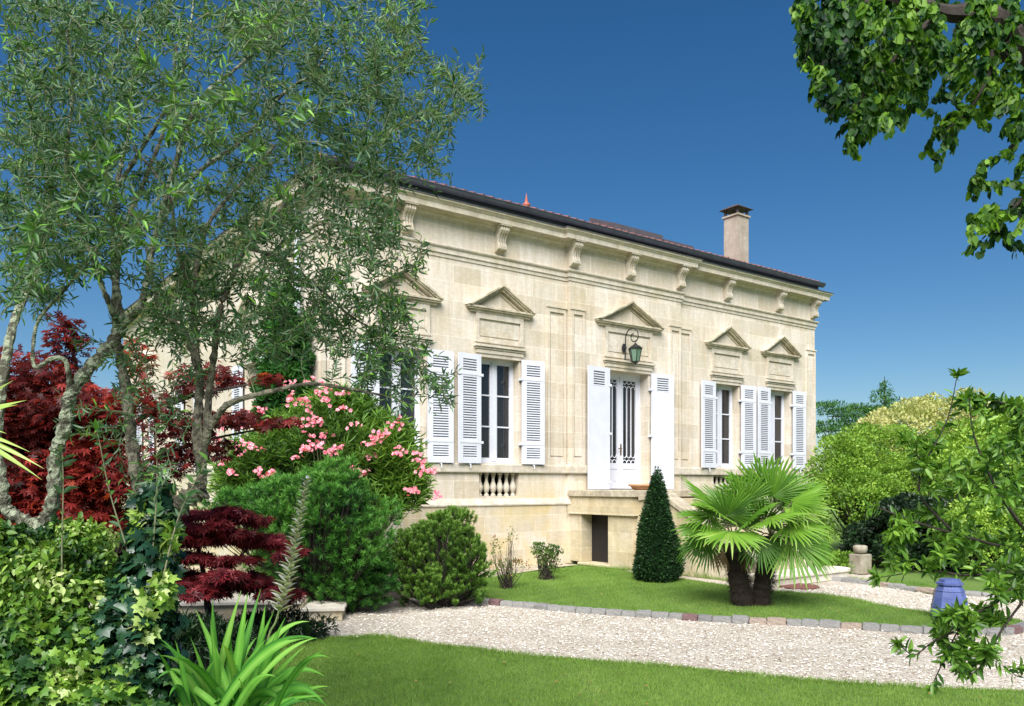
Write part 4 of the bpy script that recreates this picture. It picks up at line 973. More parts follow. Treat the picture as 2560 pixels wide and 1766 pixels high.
pine('dwarf_pine', 'tall loose dwarf pine with long green needles in front of the oleander', M['pine1'],
     [vb(735, 1190, 10.3, 155, 135, .65), vb(640, 1200, 10.1, 75, 80, .45), vb(800, 1250, 10.3, 85, 90, .5), vb(640, 1150, 10.6, 110, 75, .6), vb(540, 1150, 10.8, 80, 60, .5), vb(760, 1110, 10.4, 80, 60, .5), vb(850, 1300, 10.4, 48, 75, .45), vb(650, 1240, 10.4, 90, 80, .5), vb(655, 1300, 10.5, 60, 60, .4), vb(775, 1325, 10.3, 85, 60, .5), vb(720, 1290, 10.3, 60, 60, .4), vb(825, 1350, 10.4, 60, 40, .4)], 3000, 44, .082, .09, .0085, .55, 21, dens=.6)
pine('dwarf_pine', 'compact rounded mugo pine with blunt shoots beside the gravel', M['pine2'],
     [vb(985, 1255, 10.9, 95, 100, .55), vb(1060, 1270, 10.9, 62, 75, .45), vb(930, 1270, 10.7, 55, 85, .4), vb(1010, 1190, 11.0, 70, 50, .4), vb(960, 1330, 10.7, 70, 50, .45), vb(1040, 1330, 10.8, 60, 45, .4)], 1050, 120, .05, .10, .0065, .55, 24, upw=1.1)

# oleander
ol = thing('oleander', 'large oleander bush with pink flowers against the house wall', 'bush', (*V(740, 1100, 12.0)[:2], 0))
blobs = [vb(740, 1000, 12.0, 150, 110, .8), vb(850, 1010, 12.0, 100, 95, .7), vb(620, 1040, 12.0, 120, 80, .7), vb(900, 1090, 12.0, 70, 90, .6), vb(770, 930, 12.2, 90, 55, .5), vb(560, 1090, 12.0, 80, 60, .6), vb(760, 1120, 12.0, 190, 100, .7)]
PP = []; AA = []
for c, r in blobs:
    k = 165; d = rdir(k); d[:, 2] = np.where(d[:, 2] < -.3, -d[:, 2], d[:, 2]); c = np.array(c); r = np.array(r)
    P = c + d * r * (1 - .45 * rng.random(k) ** 1.6)[:, None]; PP.append(P); AA.append(nrm(d * .7 + [0, 0, .9] + rng.normal(0, .2, (k, 3))))
P = np.concatenate(PP); A = np.concatenate(AA); n = len(P); k = P[:, 2] > .3; P, A = P[k], A[k]; n = len(P)
ts_ = np.linspace(0, 1, 6)[None, :, None]; tw = P[:, None] - A[:, None] * (.38 * (1 - ts_)) + rng.normal(0, .006, (n, 6, 3))
cl = Cloud(); twig_leaves(cl, tw, LANCE, 26, .175, .11, ctint(.5, .15, .5, 31), .55, .0, .3, 0, .3, False); cl.build('foliage', M['oleander'], ol)
st = Cloud(); c0 = np.array([*V(740, 1100, 12.0)[:2], 0]); sel = rng.random(n) < .35; b = P[sel] - A[sel] * .3; a = np.repeat(c0[None], len(b), 0) + rng.normal(0, .12, b.shape) * [1, 1, 0]
mid = a * .5 + b * .5 + (a - b) * [-.1, -.1, 0]; st.tubes(a[:, None] * (1 - ts_) ** 2 + 2 * mid[:, None] * ts_ * (1 - ts_) + b[:, None] * ts_ ** 2, np.repeat(np.linspace(.016, .005, 6)[None], len(b), 0), 4); st.build('branch', M['twig'], ol)
fpos = [(660, 868), (645, 878), (690, 905), (668, 912), (700, 862), (745, 880), (735, 870), (770, 890), (735, 905), (700, 925), (704, 945), (655, 900), (692, 980), (733, 983), (695, 1010), (690, 1018), (768, 1012), (742, 1022), (755, 1017),
        (850, 990), (862, 985), (845, 998), (870, 982), (838, 1030), (895, 1022), (905, 1020), (585, 1015), (535, 1005), (545, 1025), (505, 1040), (490, 1000), (520, 1070), (600, 1075), (615, 1070), (585, 1065), (800, 1065), (820, 1072), (790, 1060), (930, 1105), (955, 1068), (962, 1060), (975, 1065), (950, 1045), (925, 1108), (985, 1120), (540, 960), (560, 940), (590, 930), (880, 965), (720, 890), (800, 960), (500, 965)] + [(float(x), float(y)) for x, y in zip(rng.uniform(520, 940, 12), rng.uniform(900, 1070, 12))]
fl_ = Cloud()
for i, (x, y) in enumerate(fpos):
    c = V(x, y, 11.15 + rng.uniform(-.12, .18) + abs(x - 740) * .0006); m_ = int(rng.integers(4, 10)); q = c + rng.normal(0, .045, (m_, 3)) * [1, .7, .7]
    for ctr in q:
        ax = nrm(rng.normal(0, .5, 3) + [0, -.8, .5]); a = nrm(np.cross(ax, [.2, .1, 1])); b = np.cross(ax, a)
        t5 = np.arange(5) * 2 * np.pi / 5 + rng.uniform(0, 6); D = np.cos(t5)[:, None] * a + np.sin(t5)[:, None] * b + ax * .35
        fl_.add(OVAL, np.repeat(ctr[None], 5, 0), D, np.repeat(ax[None], 5, 0) + rng.normal(0, .2, (5, 3)), .034, np.clip(rng.normal(.5, .3, 5), 0, 1), .03)
fl_.build('blossom', M['pink'], ol)

# Japanese maples
def maple(name, label, material, blobs, n, size, tm, wood, trunkpts, tintm, seed, shell=.9, flat=True):
    c0 = trunkpts[0]; o = thing(name, label, 'tree', (c0[0], c0[1], 0)); cl = Cloud()
    vol = np.array([np.prod(b[1]) ** .66 * (b[2] if len(b) > 2 else 1) for b in blobs]); vol /= vol.sum(); tg = []
    for b_, f in zip(blobs, vol):
        c, r = np.array(b_[0]), np.array(b_[1]); k = int(n * f); P = c + rdir(k) * r * (rng.random(k) ** (1 / 2.4))[:, None]
        P[:, 2] += .09 * (clumps(P, .12, seed + 2) - .5)
        out = (P - c); out[:, 2] = 0; D = nrm(nrm(out) * .8 + rng.normal(0, .5, (k, 3)) + [0, 0, -.35]); Nn = nrm(rng.normal(0, .38, (k, 3)) + [0, -.25, 1])
        sz = size * rng.uniform(.6, 1.2, k); cl.add(tm, P, D, Nn, sz, np.clip(tintm + (clumps(P, .4, seed) - .5) * .5 + rng.normal(0, .17, k), 0, 1), sz)
        m_ = max(6, k // 60); tg.append(P[rng.integers(0, k, m_)])
    cl.build('crown', material, o)
    mb = MB(); SP, SR = [], []
    for pts, r0, r1 in trunkpts[1]:
        c_, r_ = limb(mb, pts, r0, r1, 7, 6, .05); SP.append(c_); SR.append(r_)
    mb.v = [(v[0] - o.location[0], v[1] - o.location[1], v[2]) for v in mb.v]; tr_ = mb.build('trunk', M[wood], o)
    tw, ro = grow(np.concatenate(SP), np.concatenate(SR), np.concatenate(tg), 6, .12, .04, .002, .010, .02)
    t_ = Cloud(); t_.tubes(tw, ro, 4); absorb(tr_, t_.build('branch', M[wood], o)); return o
D_ = 7.4
class TP(list): pass
tp = [np.array([V(180, 1200, D_)[0], D_ + .1, 0]), [([(V(180, 1200, D_)[0], D_ + .1, 0), V(175, 1150, D_), V(170, 1050, D_), V(130, 930, D_), V(60, 850, D_ + .2)], .055, .015),
      ([V(175, 1150, D_), V(230, 1050, D_), V(300, 960, D_), V(420, 900, D_ - .1), V(560, 870, D_ - .2)], .04, .008), ([V(172, 1080, D_), V(190, 950, D_), V(180, 850, D_ + .1), V(140, 740, D_)], .03, .008),
      ([V(180, 1150, D_), V(300, 1060, D_), V(450, 1000, D_), V(640, 960, D_ - .2)], .03, .006), ([V(178, 1190, D_), V(280, 1180, D_), V(360, 1230, D_)], .03, .006)]]
maple('red_maple', 'crimson Japanese maple spreading behind the olive trunks at the left', M['maple'],
      [(*vb(70, 850, D_, 120, 60, .6), 1.2), (*vb(170, 930, D_, 120, 70, .6), 1.7), (*vb(60, 960, D_, 130, 90, .6), 2.0), (*vb(100, 1080, D_, 170, 90, .6), 2.2), (*vb(230, 1040, D_, 70, 80, .5), 1.2), (*vb(150, 775, D_, 45, 32, .3), .8), (*vb(150, 732, D_, 34, 20, .25), .5), (*vb(120, 1150, D_, 150, 50, .5), 1.5),
       (*vb(310, 810, D_, 40, 45, .25), .5), (*vb(330, 900, D_, 60, 45, .3), .7), (*vb(440, 860, D_, 60, 40, .3), .7), (*vb(510, 850, D_, 40, 30, .3), .6), (*vb(600, 855, D_ - .2, 35, 14, .2), .7), (*vb(400, 960, D_, 90, 50, .35), .9), (*vb(520, 945, D_ - .1, 70, 25, .3), 1.0), (*vb(620, 960, D_ - .2, 55, 14, .25), 1.0),
       (*vb(380, 1040, D_, 90, 40, .35), .8), (*vb(480, 1020, D_, 60, 30, .3), .6), (*vb(300, 1100, D_, 90, 50, .4), 1.0), (*vb(200, 1180, D_, 120, 40, .4), 1.0)], 12000, .070, MAPLE, 'darkwood', tp, .45, 41)
D_ = 8.2
tp = [np.array([V(470, 1300, D_)[0], D_ + .1, 0]), [([(V(470, 1300, D_)[0], D_ + .1, .0), V(465, 1330, D_), V(450, 1250, D_), V(430, 1190, D_)], .04, .01), ([V(465, 1330, D_), V(520, 1280, D_), V(570, 1230, D_)], .025, .006), ([V(465, 1340, D_), V(390, 1290, D_), V(330, 1260, D_)], .025, .006)]]
maple('laceleaf_maple', 'low purple red laceleaf maple in layered tiers under the pine', M['maple2'],
      [(*vb(x + rng.normal(0, 8), y + rng.normal(0, 7), D_ + rng.uniform(-.35, .35), rng.uniform(26, 55), rng.uniform(7, 15), rng.uniform(.15, .4)), rng.uniform(.5, 1.4)) for x, y in
       ((410, 1180), (450, 1168), (500, 1172), (545, 1165), (580, 1178), (430, 1200), (480, 1195), (400, 1225), (450, 1230), (500, 1218), (550, 1222), (595, 1215), (625, 1222), (420, 1255), (470, 1262), (530, 1255), (400, 1290), (450, 1300), (500, 1292), (560, 1300), (590, 1318), (630, 1335), (470, 1322), (530, 1325), (350, 1250), (310, 1240), (280, 1210), (340, 1200), (300, 1270), (370, 1310), (430, 1325), (460, 1345), (405, 1340), (640, 1250))
       ],
      8200, .086, LACE, 'darkwood', tp, .45, 44)
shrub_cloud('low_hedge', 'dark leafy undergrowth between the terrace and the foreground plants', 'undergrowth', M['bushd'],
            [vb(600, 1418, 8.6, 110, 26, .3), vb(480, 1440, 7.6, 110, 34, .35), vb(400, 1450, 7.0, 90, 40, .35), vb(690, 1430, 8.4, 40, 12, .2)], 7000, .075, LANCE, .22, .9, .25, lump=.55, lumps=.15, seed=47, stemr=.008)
shrub_cloud('low_hedge', 'green bushy shrub seen low between the maple and the ivy trunks', 'shrub', M['cypress'], [vb(205, 1165, 9.5, 60, 40, .5), vb(330, 1180, 9.6, 40, 40, .4), vb(60, 1180, 9.6, 120, 60, .5)], 9000, .06, LEAF4, .5, .5, .5, lump=.2, lumps=.3, seed=48)

# palm
px, py = G(1690, 1370)
pal = thing('fan_palm', 'young fan palm with two hairy dark trunks on the island lawn', 'palm', (px, py, 0))
c1 = V(1658, 1228, py) ; c2 = V(1742, 1215, py + .1)
for (x0, x1_, top, r0) in ((1678, 1655, c1, .135), (1712, 1735, c2, .115)):
    a = np.array([G(x0, 1368)[0], py, -.03]); m = MB()
    pts_ = catmull([a, (a + top) / 2 * [1, 1, 1] + [-.015, 0, 0], top], 12); rr_ = np.linspace(r0, r0 * .9, len(pts_)) * (1 + rng.normal(0, .05, len(pts_)))
    m.tube(pts_, list(rr_), 16); m.v = [(v[0] - px, v[1] - py, v[2]) for v in m.v]; m.build('trunk', M['palmtrunk'], pal)
fib = Cloud()
for a, top, r0 in ((np.array([G(1678, 1368)[0], py, 0]), c1, .13), (np.array([G(1712, 1368)[0], py, 0]), c2, .112)):
    k = 2600; s_ = rng.random(k); an = rng.uniform(0, 6.28, k); P = a + (top - a) * s_[:, None] + np.stack([np.cos(an), np.sin(an), 0 * an], 1) * r0
    D = nrm(np.stack([np.cos(an), np.sin(an), 0 * an + .1], 1) * .6 + rng.normal(0, .6, (k, 3)) + [0, 0, -.5]); fib.add(NEEDLE, P, D, rdir(k), rng.uniform(.03, .10, k), rng.random(k), .005)
fib.build('fibre', M['palmtrunk'], pal)
def fan(cl, hub, d, nrml, rad, nseg=34, span=R(125), tint=.5, droop=.3):
    d = nrm(d); x = nrm(np.cross(d, nrml)); z = np.cross(x, d); vs = []; lp = []; tt = []; tc = []; b = cl.n
    for k in range(nseg):
        a = -span + 2 * span * (k + .5) / nseg; da = span / nseg * .98; ln = rad * (1 - .22 * (abs(a) / span) ** 2) * rng.uniform(.84, 1.08); f = .13 * rad / nseg * 8
        dr = droop * rng.uniform(.5, 1.5); brk = rng.random() < .12
        st = [(0.03, 1, 0), (.35, 1, 0), (.6, .86, .02), (.84, .48, .10), (1.0, .04, .30 if not brk else .95)]; a += rng.normal(0, .012)
        for s_, w_, dd in st:
            r_ = ln * s_ if not (brk and s_ == 1.0) else ln * .9
            for side, zz in ((-1, 0), (0, 1), (1, 0)):
                aa = a + side * da * (w_ if s_ > .36 else 1); p = hub + (math.sin(aa) * x + math.cos(aa) * d) * r_ + z * (zz * .02 * w_ + .02 - .06 * abs(math.sin(a))) * (1 if s_ > .1 else 0) * 1.0
                p = p + np.array([0, 0, -1.0]) * dd * dr * ln; vs.append(p)
        o_ = b + k * 15
        for j in range(4):
            for q in range(2): lp += [o_ + j * 3 + q, o_ + j * 3 + q + 1, o_ + (j + 1) * 3 + q + 1, o_ + (j + 1) * 3 + q]; tt.append(4)
        tc += [np.clip(tint + rng.normal(0, .08), 0, 1)] * 12 + [min(tint + .25, 1)] * 3
    cl.V.append(np.array(vs)); cl.Lp.append(np.array(lp)); cl.T.append(np.array(tt)); cl.C.append(np.array(tc)); cl.n += len(vs)
fans = [  # crown, hub in view, depth offset, way it points (x, depth, z), radius
    (0, 1643, 1166, -.40, (.15, -.35, .9), .47, .45), (0, 1649, 1200, -.55, (-.25, -.9, -.30), .57, .78), (1, 1722, 1120, .05, (-.25, -.15, 1), .62, .5), (1, 1745, 1122, -.05, (.2, -.2, .95), .58, .55), (1, 1700, 1128, .1, (-.75, .0, .75), .58, .5),
    (1, 1760, 1128, .1, (.75, .0, .65), .58, .5), (0, 1612, 1142, .0, (-.8, -.1, .65), .58, .6), (0, 1605, 1168, -.15, (-1, -.25, .0), .52, .6), (0, 1600, 1190, -.2, (-.95, -.3, -.3), .48, .5), (0, 1604, 1222, -.1, (-.55, -.2, -1.0), .44, .4), (0, 1590, 1215, .15, (-.8, .1, -.75), .46, .35),
    (1, 1715, 1216, -.4, (-.05, -.5, -1), .44, .35), (1, 1787, 1218, -.35, (.4, -.5, -.85), .62, .62), (1, 1772, 1150, -.1, (1, -.2, .12), .66, .8), (1, 1780, 1185, -.3, (.95, -.4, -.15), .58, .7), (1, 1805, 1200, .1, (.95, .1, -.45), .58, .5), (1, 1740, 1168, -.45, (.6, -.7, .05), .5, .75), (0, 1690, 1176, -.35, (.5, -.6, .45), .48, .5),
    (1, 1752, 1150, .35, (.3, .6, .7), .55, .35), (0, 1640, 1150, .35, (-.4, .6, .7), .52, .35), (1, 1815, 1222, .0, (.75, -.1, -.8), .52, .6), (0, 1625, 1160, -.4, (-.7, -.6, .3), .46, .65), (1, 1790, 1135, -.15, (.85, -.3, .45), .55, .65), (0, 1665, 1190, -.1, (.1, -.3, .8), .45, .3), (1, 1725, 1185, -.15, (-.2, -.6, .7), .48, .4), (1, 1750, 1210, .1, (.2, .3, -.6), .45, .3), (0, 1680, 1140, -.1, (.1, -.3, 1.0), .52, .55)]
for (ci, dx, dz) in ((0, -.16, -.30), (0, .12, -.34), (1, .16, -.32), (1, -.05, -.36)):
    fc = Cloud(); c_ = (c1, c2)[ci]; fan(fc, c_ + np.array([dx, -.10, dz * .3]), np.array([dx * 2, -.25, -1.0]), np.array([0, -1.0, .1]), .30, 22, R(38), .5, .15); fc.build('dead_frond', M['deadpalm'], pal)
for (ci, x, y, do, dv, rad, tn) in fans:
    fc = Cloud(); hub = V(x, y, py + .1 + do); c_ = (c1, c2)[ci]; d = nrm(np.array(dv, float)); up = np.array([0, -.35, 1.0]); 
    if abs(d[2]) > .75: up = np.array([0, -1.0, .3])
    fan(fc, hub, d, up, rad, int(rng.integers(28, 35)), R(float(rng.uniform(92, 118))), tn - .1, .22 if dv[2] > 0 else .3)
    fo = fc.build('frond', M['palm'], pal)
    pm = MB(); mid = (c_ + hub) / 2 + np.array([0, 0, .06]); q = catmull([c_ + [0, 0, .02], mid, hub], 5) - np.array([px, py, 0]); pm.tube(q, list(np.linspace(.011, .006, len(q))), 6); pm.build('stalk', M['twig'], fo)

# ---------------- olive trees
def view_limb(mb, pts, r0, r1, SP, SR, **k):
    c_, r_ = limb(mb, [V(*p) for p in pts], r0, r1, **k); SP.append(c_); SR.append(r_)
def off(mb, o): mb.v = [(v[0] - o.location[0], v[1] - o.location[1], v[2] - o.location[2]) for v in mb.v]
baseA = V(95, 1230, 3.9); baseB = V(350, 1250, 3.8)
olA = thing('olive_tree', 'lichen covered olive tree leaning in at the far left with its base in ivy', 'tree', (baseA[0], baseA[1], 0))
olB = thing('olive_tree', 'wide olive tree with several slim trunks whose crown hides the house end', 'tree', (baseB[0], baseB[1], 0))
mA, mB_ = MB(), MB(); PA, RA, PB, RB = [], [], [], []
view_limb(mA, [(95, 1700, 3.9), (92, 1450, 3.9), (95, 1230, 3.9), (92, 1195, 3.9)], .075, .055, PA, RA)
view_limb(mA, [(92, 1195, 3.9), (50, 1175, 3.9), (15, 1150, 3.9), (2, 1080, 3.9), (-8, 1000, 3.95), (5, 870, 4.0), (32, 725, 4.1), (58, 665, 4.2), (85, 570, 4.3), (110, 450, 4.4)], 0.0336, 0.0140, PA, RA)
view_limb(mA, [(92, 1195, 3.9), (120, 1130, 3.85), (126, 1032, 3.85), (148, 960, 3.85), (160, 890, 3.85), (203, 832, 3.9), (254, 774, 3.95), (275, 738, 4.0)], 0.0320, 0.0280, PA, RA)
view_limb(mA, [(275, 738, 4.0), (262, 650, 4.05), (256, 560, 4.1), (262, 430, 4.2), (290, 300, 4.3), (300, 180, 4.3), (320, 40, 4.4)], 0.0208, 0.0070, PA, RA)
view_limb(mA, [(270, 745, 4.0), (240, 670, 3.9), (217, 610, 3.9), (180, 500, 3.8), (150, 380, 3.7), (165, 200, 3.6), (150, 60, 3.6)], 0.0144, 0.0050, PA, RA)
view_limb(mA, [(160, 890, 3.85), (150, 820, 3.8), (120, 810, 3.8), (80, 830, 3.8), (75, 780, 3.8), (90, 720, 3.8), (150, 650, 3.7), (215, 570, 3.6), (250, 470, 3.5)], .012, .005, PA, RA)
view_limb(mA, [(275, 738, 4.0), (315, 695, 4.0), (333, 633, 4.05), (350, 540, 4.1), (400, 440, 4.2), (470, 372, 4.3), (544, 321, 4.3), (636, 216, 4.4), (708, 164, 4.4), (745, 110, 4.5)], 0.0192, 0.0060, PA, RA)
view_limb(mA, [(350, 540, 4.1), (380, 430, 4.0), (420, 300, 4.0), (462, 216, 4.0), (550, 141, 4.1), (665, 33, 4.2), (720, -30, 4.2)], .016, .005, PA, RA)
view_limb(mA, [(110, 450, 4.4), (100, 330, 4.4), (60, 200, 4.4), (40, 80, 4.4)], .013, .004, PA, RA)
view_limb(mA, [(262, 430, 4.2), (330, 320, 4.1), (400, 200, 4.0), (430, 60, 4.0), (440, -20, 4.0)], .012, .004, PA, RA)
view_limb(mB_, [(335, 1760, 3.8), (345, 1450, 3.8), (350, 1250, 3.8), (345, 1190, 3.8)], .075, .05, PB, RB)
view_limb(mB_, [(345, 1190, 3.8), (312, 1100, 3.8), (298, 1000, 3.85), (286, 890, 3.9), (270, 800, 4.05), (262, 740, 4.15), (262, 640, 4.3), (280, 520, 4.4), (330, 400, 4.5), (380, 260, 4.6), (400, 100, 4.6)], 0.0304, 0.0070, PB, RB)
view_limb(mB_, [(345, 1200, 3.8), (385, 1160, 3.8), (425, 1125, 3.8), (455, 1105, 3.8)], .046, .042, PB, RB, wob=.2)
view_limb(mB_, [(455, 1105, 3.8), (455, 1050, 3.8), (447, 1000, 3.8), (450, 900, 3.85), (452, 850, 3.85), (440, 778, 3.9), (439, 687, 3.95), (446, 597, 4.0), (475, 500, 4.1), (540, 420, 4.2), (620, 330, 4.3)], 0.0272, 0.0070, PB, RB)
view_limb(mB_, [(452, 850, 3.85), (420, 760, 3.9), (377, 709, 3.95), (350, 660, 4.0), (330, 560, 4.1)], .016, .007, PB, RB)
view_limb(mB_, [(465, 980, 3.82), (475, 870, 3.85), (486, 789, 3.85), (500, 690, 3.9), (560, 560, 4.0), (675, 433, 4.2), (740, 384, 4.3), (839, 325, 4.4), (904, 289, 4.5), (1000, 255, 4.6)], 0.0176, 0.0050, PB, RB)
view_limb(mB_, [(455, 1050, 3.8), (470, 975, 3.75), (486, 948, 3.75), (520, 912, 3.7), (600, 888, 3.7), (700, 868, 3.75), (790, 880, 3.8), (870, 895, 3.85)], .02, .005, PB, RB)
view_limb(mB_, [(560, 560, 4.0), (640, 590, 4.0), (720, 650, 4.1), (800, 720, 4.2), (900, 770, 4.3)], .01, .004, PB, RB)
view_limb(mB_, [(439, 687, 3.95), (400, 560, 3.8), (380, 440, 3.7), (300, 330, 3.6)], .012, .004, PB, RB)
off(mA, olA); trA = mA.build('trunk', M['barkl'], olA); off(mB_, olB); trB = mB_.build('trunk', M['bark'], olB)
crownA = [(0, 0), (700, 0), (640, 120), (560, 260), (480, 380), (400, 470), (330, 560), (310, 640), (200, 640), (160, 700), (0, 720)]
crownB = [(520, 0), (960, -10), (945, 60), (930, 120), (1000, 170), (1060, 190), (1085, 245), (1030, 270), (1010, 330), (990, 350), (985, 400), (900, 430), (930, 520), (925, 600), (880, 640), (760, 680), (640, 640), (540, 680), (440, 700), (330, 620), (400, 480), (480, 380), (560, 260)]
lowB = [(720, 640), (880, 640), (930, 700), (960, 800), (1000, 850), (1015, 905), (980, 935), (900, 930), (850, 870), (760, 850), (700, 760)]
midB = [(330, 640), (700, 620), (740, 700), (700, 800), (560, 830), (500, 760), (430, 830), (340, 780)]
thin = [(180, 700), (420, 700), (480, 900), (460, 1120), (250, 1120), (150, 1000)]
tA = np.concatenate([view_targets(crownA, 560, 3.2, 4.9), view_targets([(0, 0), (330, 0), (330, 300), (0, 330)], 60, 3.4, 4.6), view_targets([(0, 350), (180, 330), (220, 640), (0, 700)], 130, 3.3, 4.4)])
tB = np.concatenate([view_targets(crownB, 760, 3.4, 5.2), view_targets(lowB, 120, 3.7, 4.6), view_targets(midB, 150, 3.5, 4.5), view_targets(thin, 42, 3.5, 4.2)])
tipsx = [(1088, 238), (1065, 215), (1050, 190), (1010, 165), (975, 160), (1030, 265), (1020, 320), (950, 20), (945, 80), (935, 110), (955, 5), (905, 150), (990, 395), (955, 585), (940, 600), (1020, 905), (985, 870), (965, 790), (970, 860)]
tB = np.concatenate([tB, np.array([V(x, y, 4.4 + rng.uniform(-.2, .2)) for x, y in tipsx for _ in (0, 1)])])
for o, P_, R_, T_, sd in ((olA, PA, RA, tA, 51), (olB, PB, RB, tB, 52)):
    tw, ro = grow(np.concatenate(P_), np.concatenate(R_), T_, 7, .18, .10, .0011, .0075, .013)
    c = Cloud(); c.tubes(tw, ro, 5); tr_ = trA if o is olA else trB; absorb(tr_, c.build('twig', M['twig'], o))
    lc = Cloud(); twig_leaves(lc, tw, LANCE, 12, .047, .20, ctint(.48, .22, .3, sd, .6), .6, .15, .25, 0, .4)
    side_n = len(tw)                                    # short side shoots with a tuft of leaves
    pick = rng.integers(0, side_n, int(side_n * 1.1)); a = tw[pick, rng.integers(2, 6, len(pick))]; d = nrm(rng.normal(0, .7, a.shape) + (tw[pick, -1] - tw[pick, 0]) / .3 + [0, 0, .25])
    ts7 = np.linspace(0, 1, 5)[None, :, None]; ln = rng.uniform(.08, .2, len(a))[:, None, None]; q = a[:, None] + d[:, None] * ln * ts7 + rng.normal(0, .003, (len(a), 5, 3))
    sh = Cloud(); sh.tubes(q, np.repeat(np.linspace(.0018, .0009, 5)[None], len(a), 0), 4); absorb(tr_, sh.build('shoot', M['twig'], o))
    twig_leaves(lc, q, LANCE, 9, .049, .21, ctint(.55, .22, .3, sd, .6), .55, .1, .3, 0, .4)
    if o is olB:
        nt_ = np.array([V(x + rng.normal(0, 10), y + rng.normal(0, 12), rng.uniform(2.9, 3.4)) for x, y in ((395, 200), (405, 255), (380, 300), (235, 340), (225, 400), (250, 430), (260, 230), (300, 520), (310, 560), (190, 350), (470, 250), (520, 210), (560, 330), (620, 430), (150, 470), (90, 520), (330, 130), (700, 250), (420, 420), (640, 300), (60, 590), (380, 240), (240, 380)) for _ in (0, 1)])
        tn_, rn_ = grow(np.concatenate([tw.reshape(-1, 3)]), ro.ravel() + .0015, nt_, 7, .12, .1, .0013, .004, .006)
        c = Cloud(); c.tubes(tn_, rn_, 5); absorb(tr_, c.build('spray', M['twig'], o))
        twig_leaves(lc, tn_, LANCE, 16, .058, .25, ctint(.86, .14, .3, 5, .2), .55, .55, .2, -.15, .3)
    lc.build('foliage', M['olive'], o)

# ---------------- lime tree branch, top right
lt = thing('lime_tree', 'dark green lime tree reaching in with hanging branches at the top right', 'tree', (7.4, 4.6, 0))
m = MB(); SP, SR = [], []
c_, r_ = limb(m, [(7.4, 4.6, 0), (7.3, 4.6, 1.6), (7.1, 4.7, 3.4), (6.6, 4.8, 4.6)], .22, .13); SP.append(c_); SR.append(r_)
for pts, r0, r1 in (([(7.1, 4.7, 3.6), tuple(V(2420, 130, 5.0)), tuple(V(2314, 70, 5.0)), tuple(V(2230, 35, 5.0)), tuple(V(2120, 25, 5.1)), tuple(V(1960, -30, 5.2))], .11, .03),
                    ([tuple(V(2120, 25, 5.1)), tuple(V(2060, 90, 5.0)), tuple(V(1990, 170, 5.0)), tuple(V(1930, 250, 5.0)), tuple(V(1920, 330, 5.0))], .02, .005),
                    ([tuple(V(2000, 0, 5.1)), tuple(V(1900, 20, 5.1)), tuple(V(1840, 80, 5.1)), tuple(V(1815, 150, 5.1))], .014, .004),
                    ([tuple(V(2230, 35, 5.0)), tuple(V(2240, 150, 4.9)), tuple(V(2190, 250, 4.9)), tuple(V(2130, 300, 4.9))], .016, .004),
                    ([tuple(V(2420, 130, 5.0)), tuple(V(2350, 240, 4.8)), tuple(V(2280, 340, 4.8)), tuple(V(2210, 390, 4.8))], .02, .004),
                    ([tuple(V(2420, 130, 5.0)), tuple(V(2380, 340, 4.7)), tuple(V(2300, 460, 4.7)), tuple(V(2220, 540, 4.7))], .02, .004)):
    c_, r_ = limb(m, pts, r0, r1, 8, 7, .05); SP.append(c_); SR.append(r_)
off(m, lt); tr_ = m.build('trunk', M['darkwood'], lt)
tg = np.concatenate([view_targets([(1775, -20), (2314, -20), (2380, 200), (2280, 230), (2180, 150), (2090, 190), (2040, 270), (2000, 290), (1960, 300), (1935, 350), (1912, 370), (1905, 320), (1890, 260), (1850, 250), (1815, 180), (1800, 110), (1790, 60)], 480, 4.4, 6.2),
                     view_targets([(1790, 0), (2080, 0), (2050, 200), (1960, 260), (1860, 230), (1810, 120)], 260, 4.6, 6.2),
                     view_targets([(2100, 280), (2180, 240), (2160, 340), (2100, 370), (2080, 340)], 16, 4.7, 5.1), view_targets([(2230, 330), (2380, 180), (2380, 420), (2260, 420), (2190, 430), (2185, 400)], 50, 4.4, 5.0),
                     view_targets([(2200, 460), (2380, 400), (2380, 570), (2290, 570), (2200, 570), (2170, 580)], 44, 4.4, 5.0), view_targets([(2050, 100), (2250, 60), (2250, 260), (2150, 290), (2070, 240)], 60, 4.5, 5.6), view_targets([(2180, 180), (2330, 180), (2330, 300), (2220, 280)], 34, 4.6, 5.2)])
tw, ro = grow(np.concatenate(SP), np.concatenate(SR), tg, 7, .15, .08, .0014, .007, .013); tw[:, :, 2] -= np.linspace(0, 1, 7)[None] ** 2 * .05
c = Cloud(); c.tubes(tw, ro, 4); absorb(tr_, c.build('twig', M['darkwood'], lt))
lc = Cloud(); twig_leaves(lc, tw, HEART, 13, .050, .92, ctint(.52, .22, .3, 61, .8), .5, .15, .35, .9, .5, False); lc.build('foliage', M['lime'], lt)

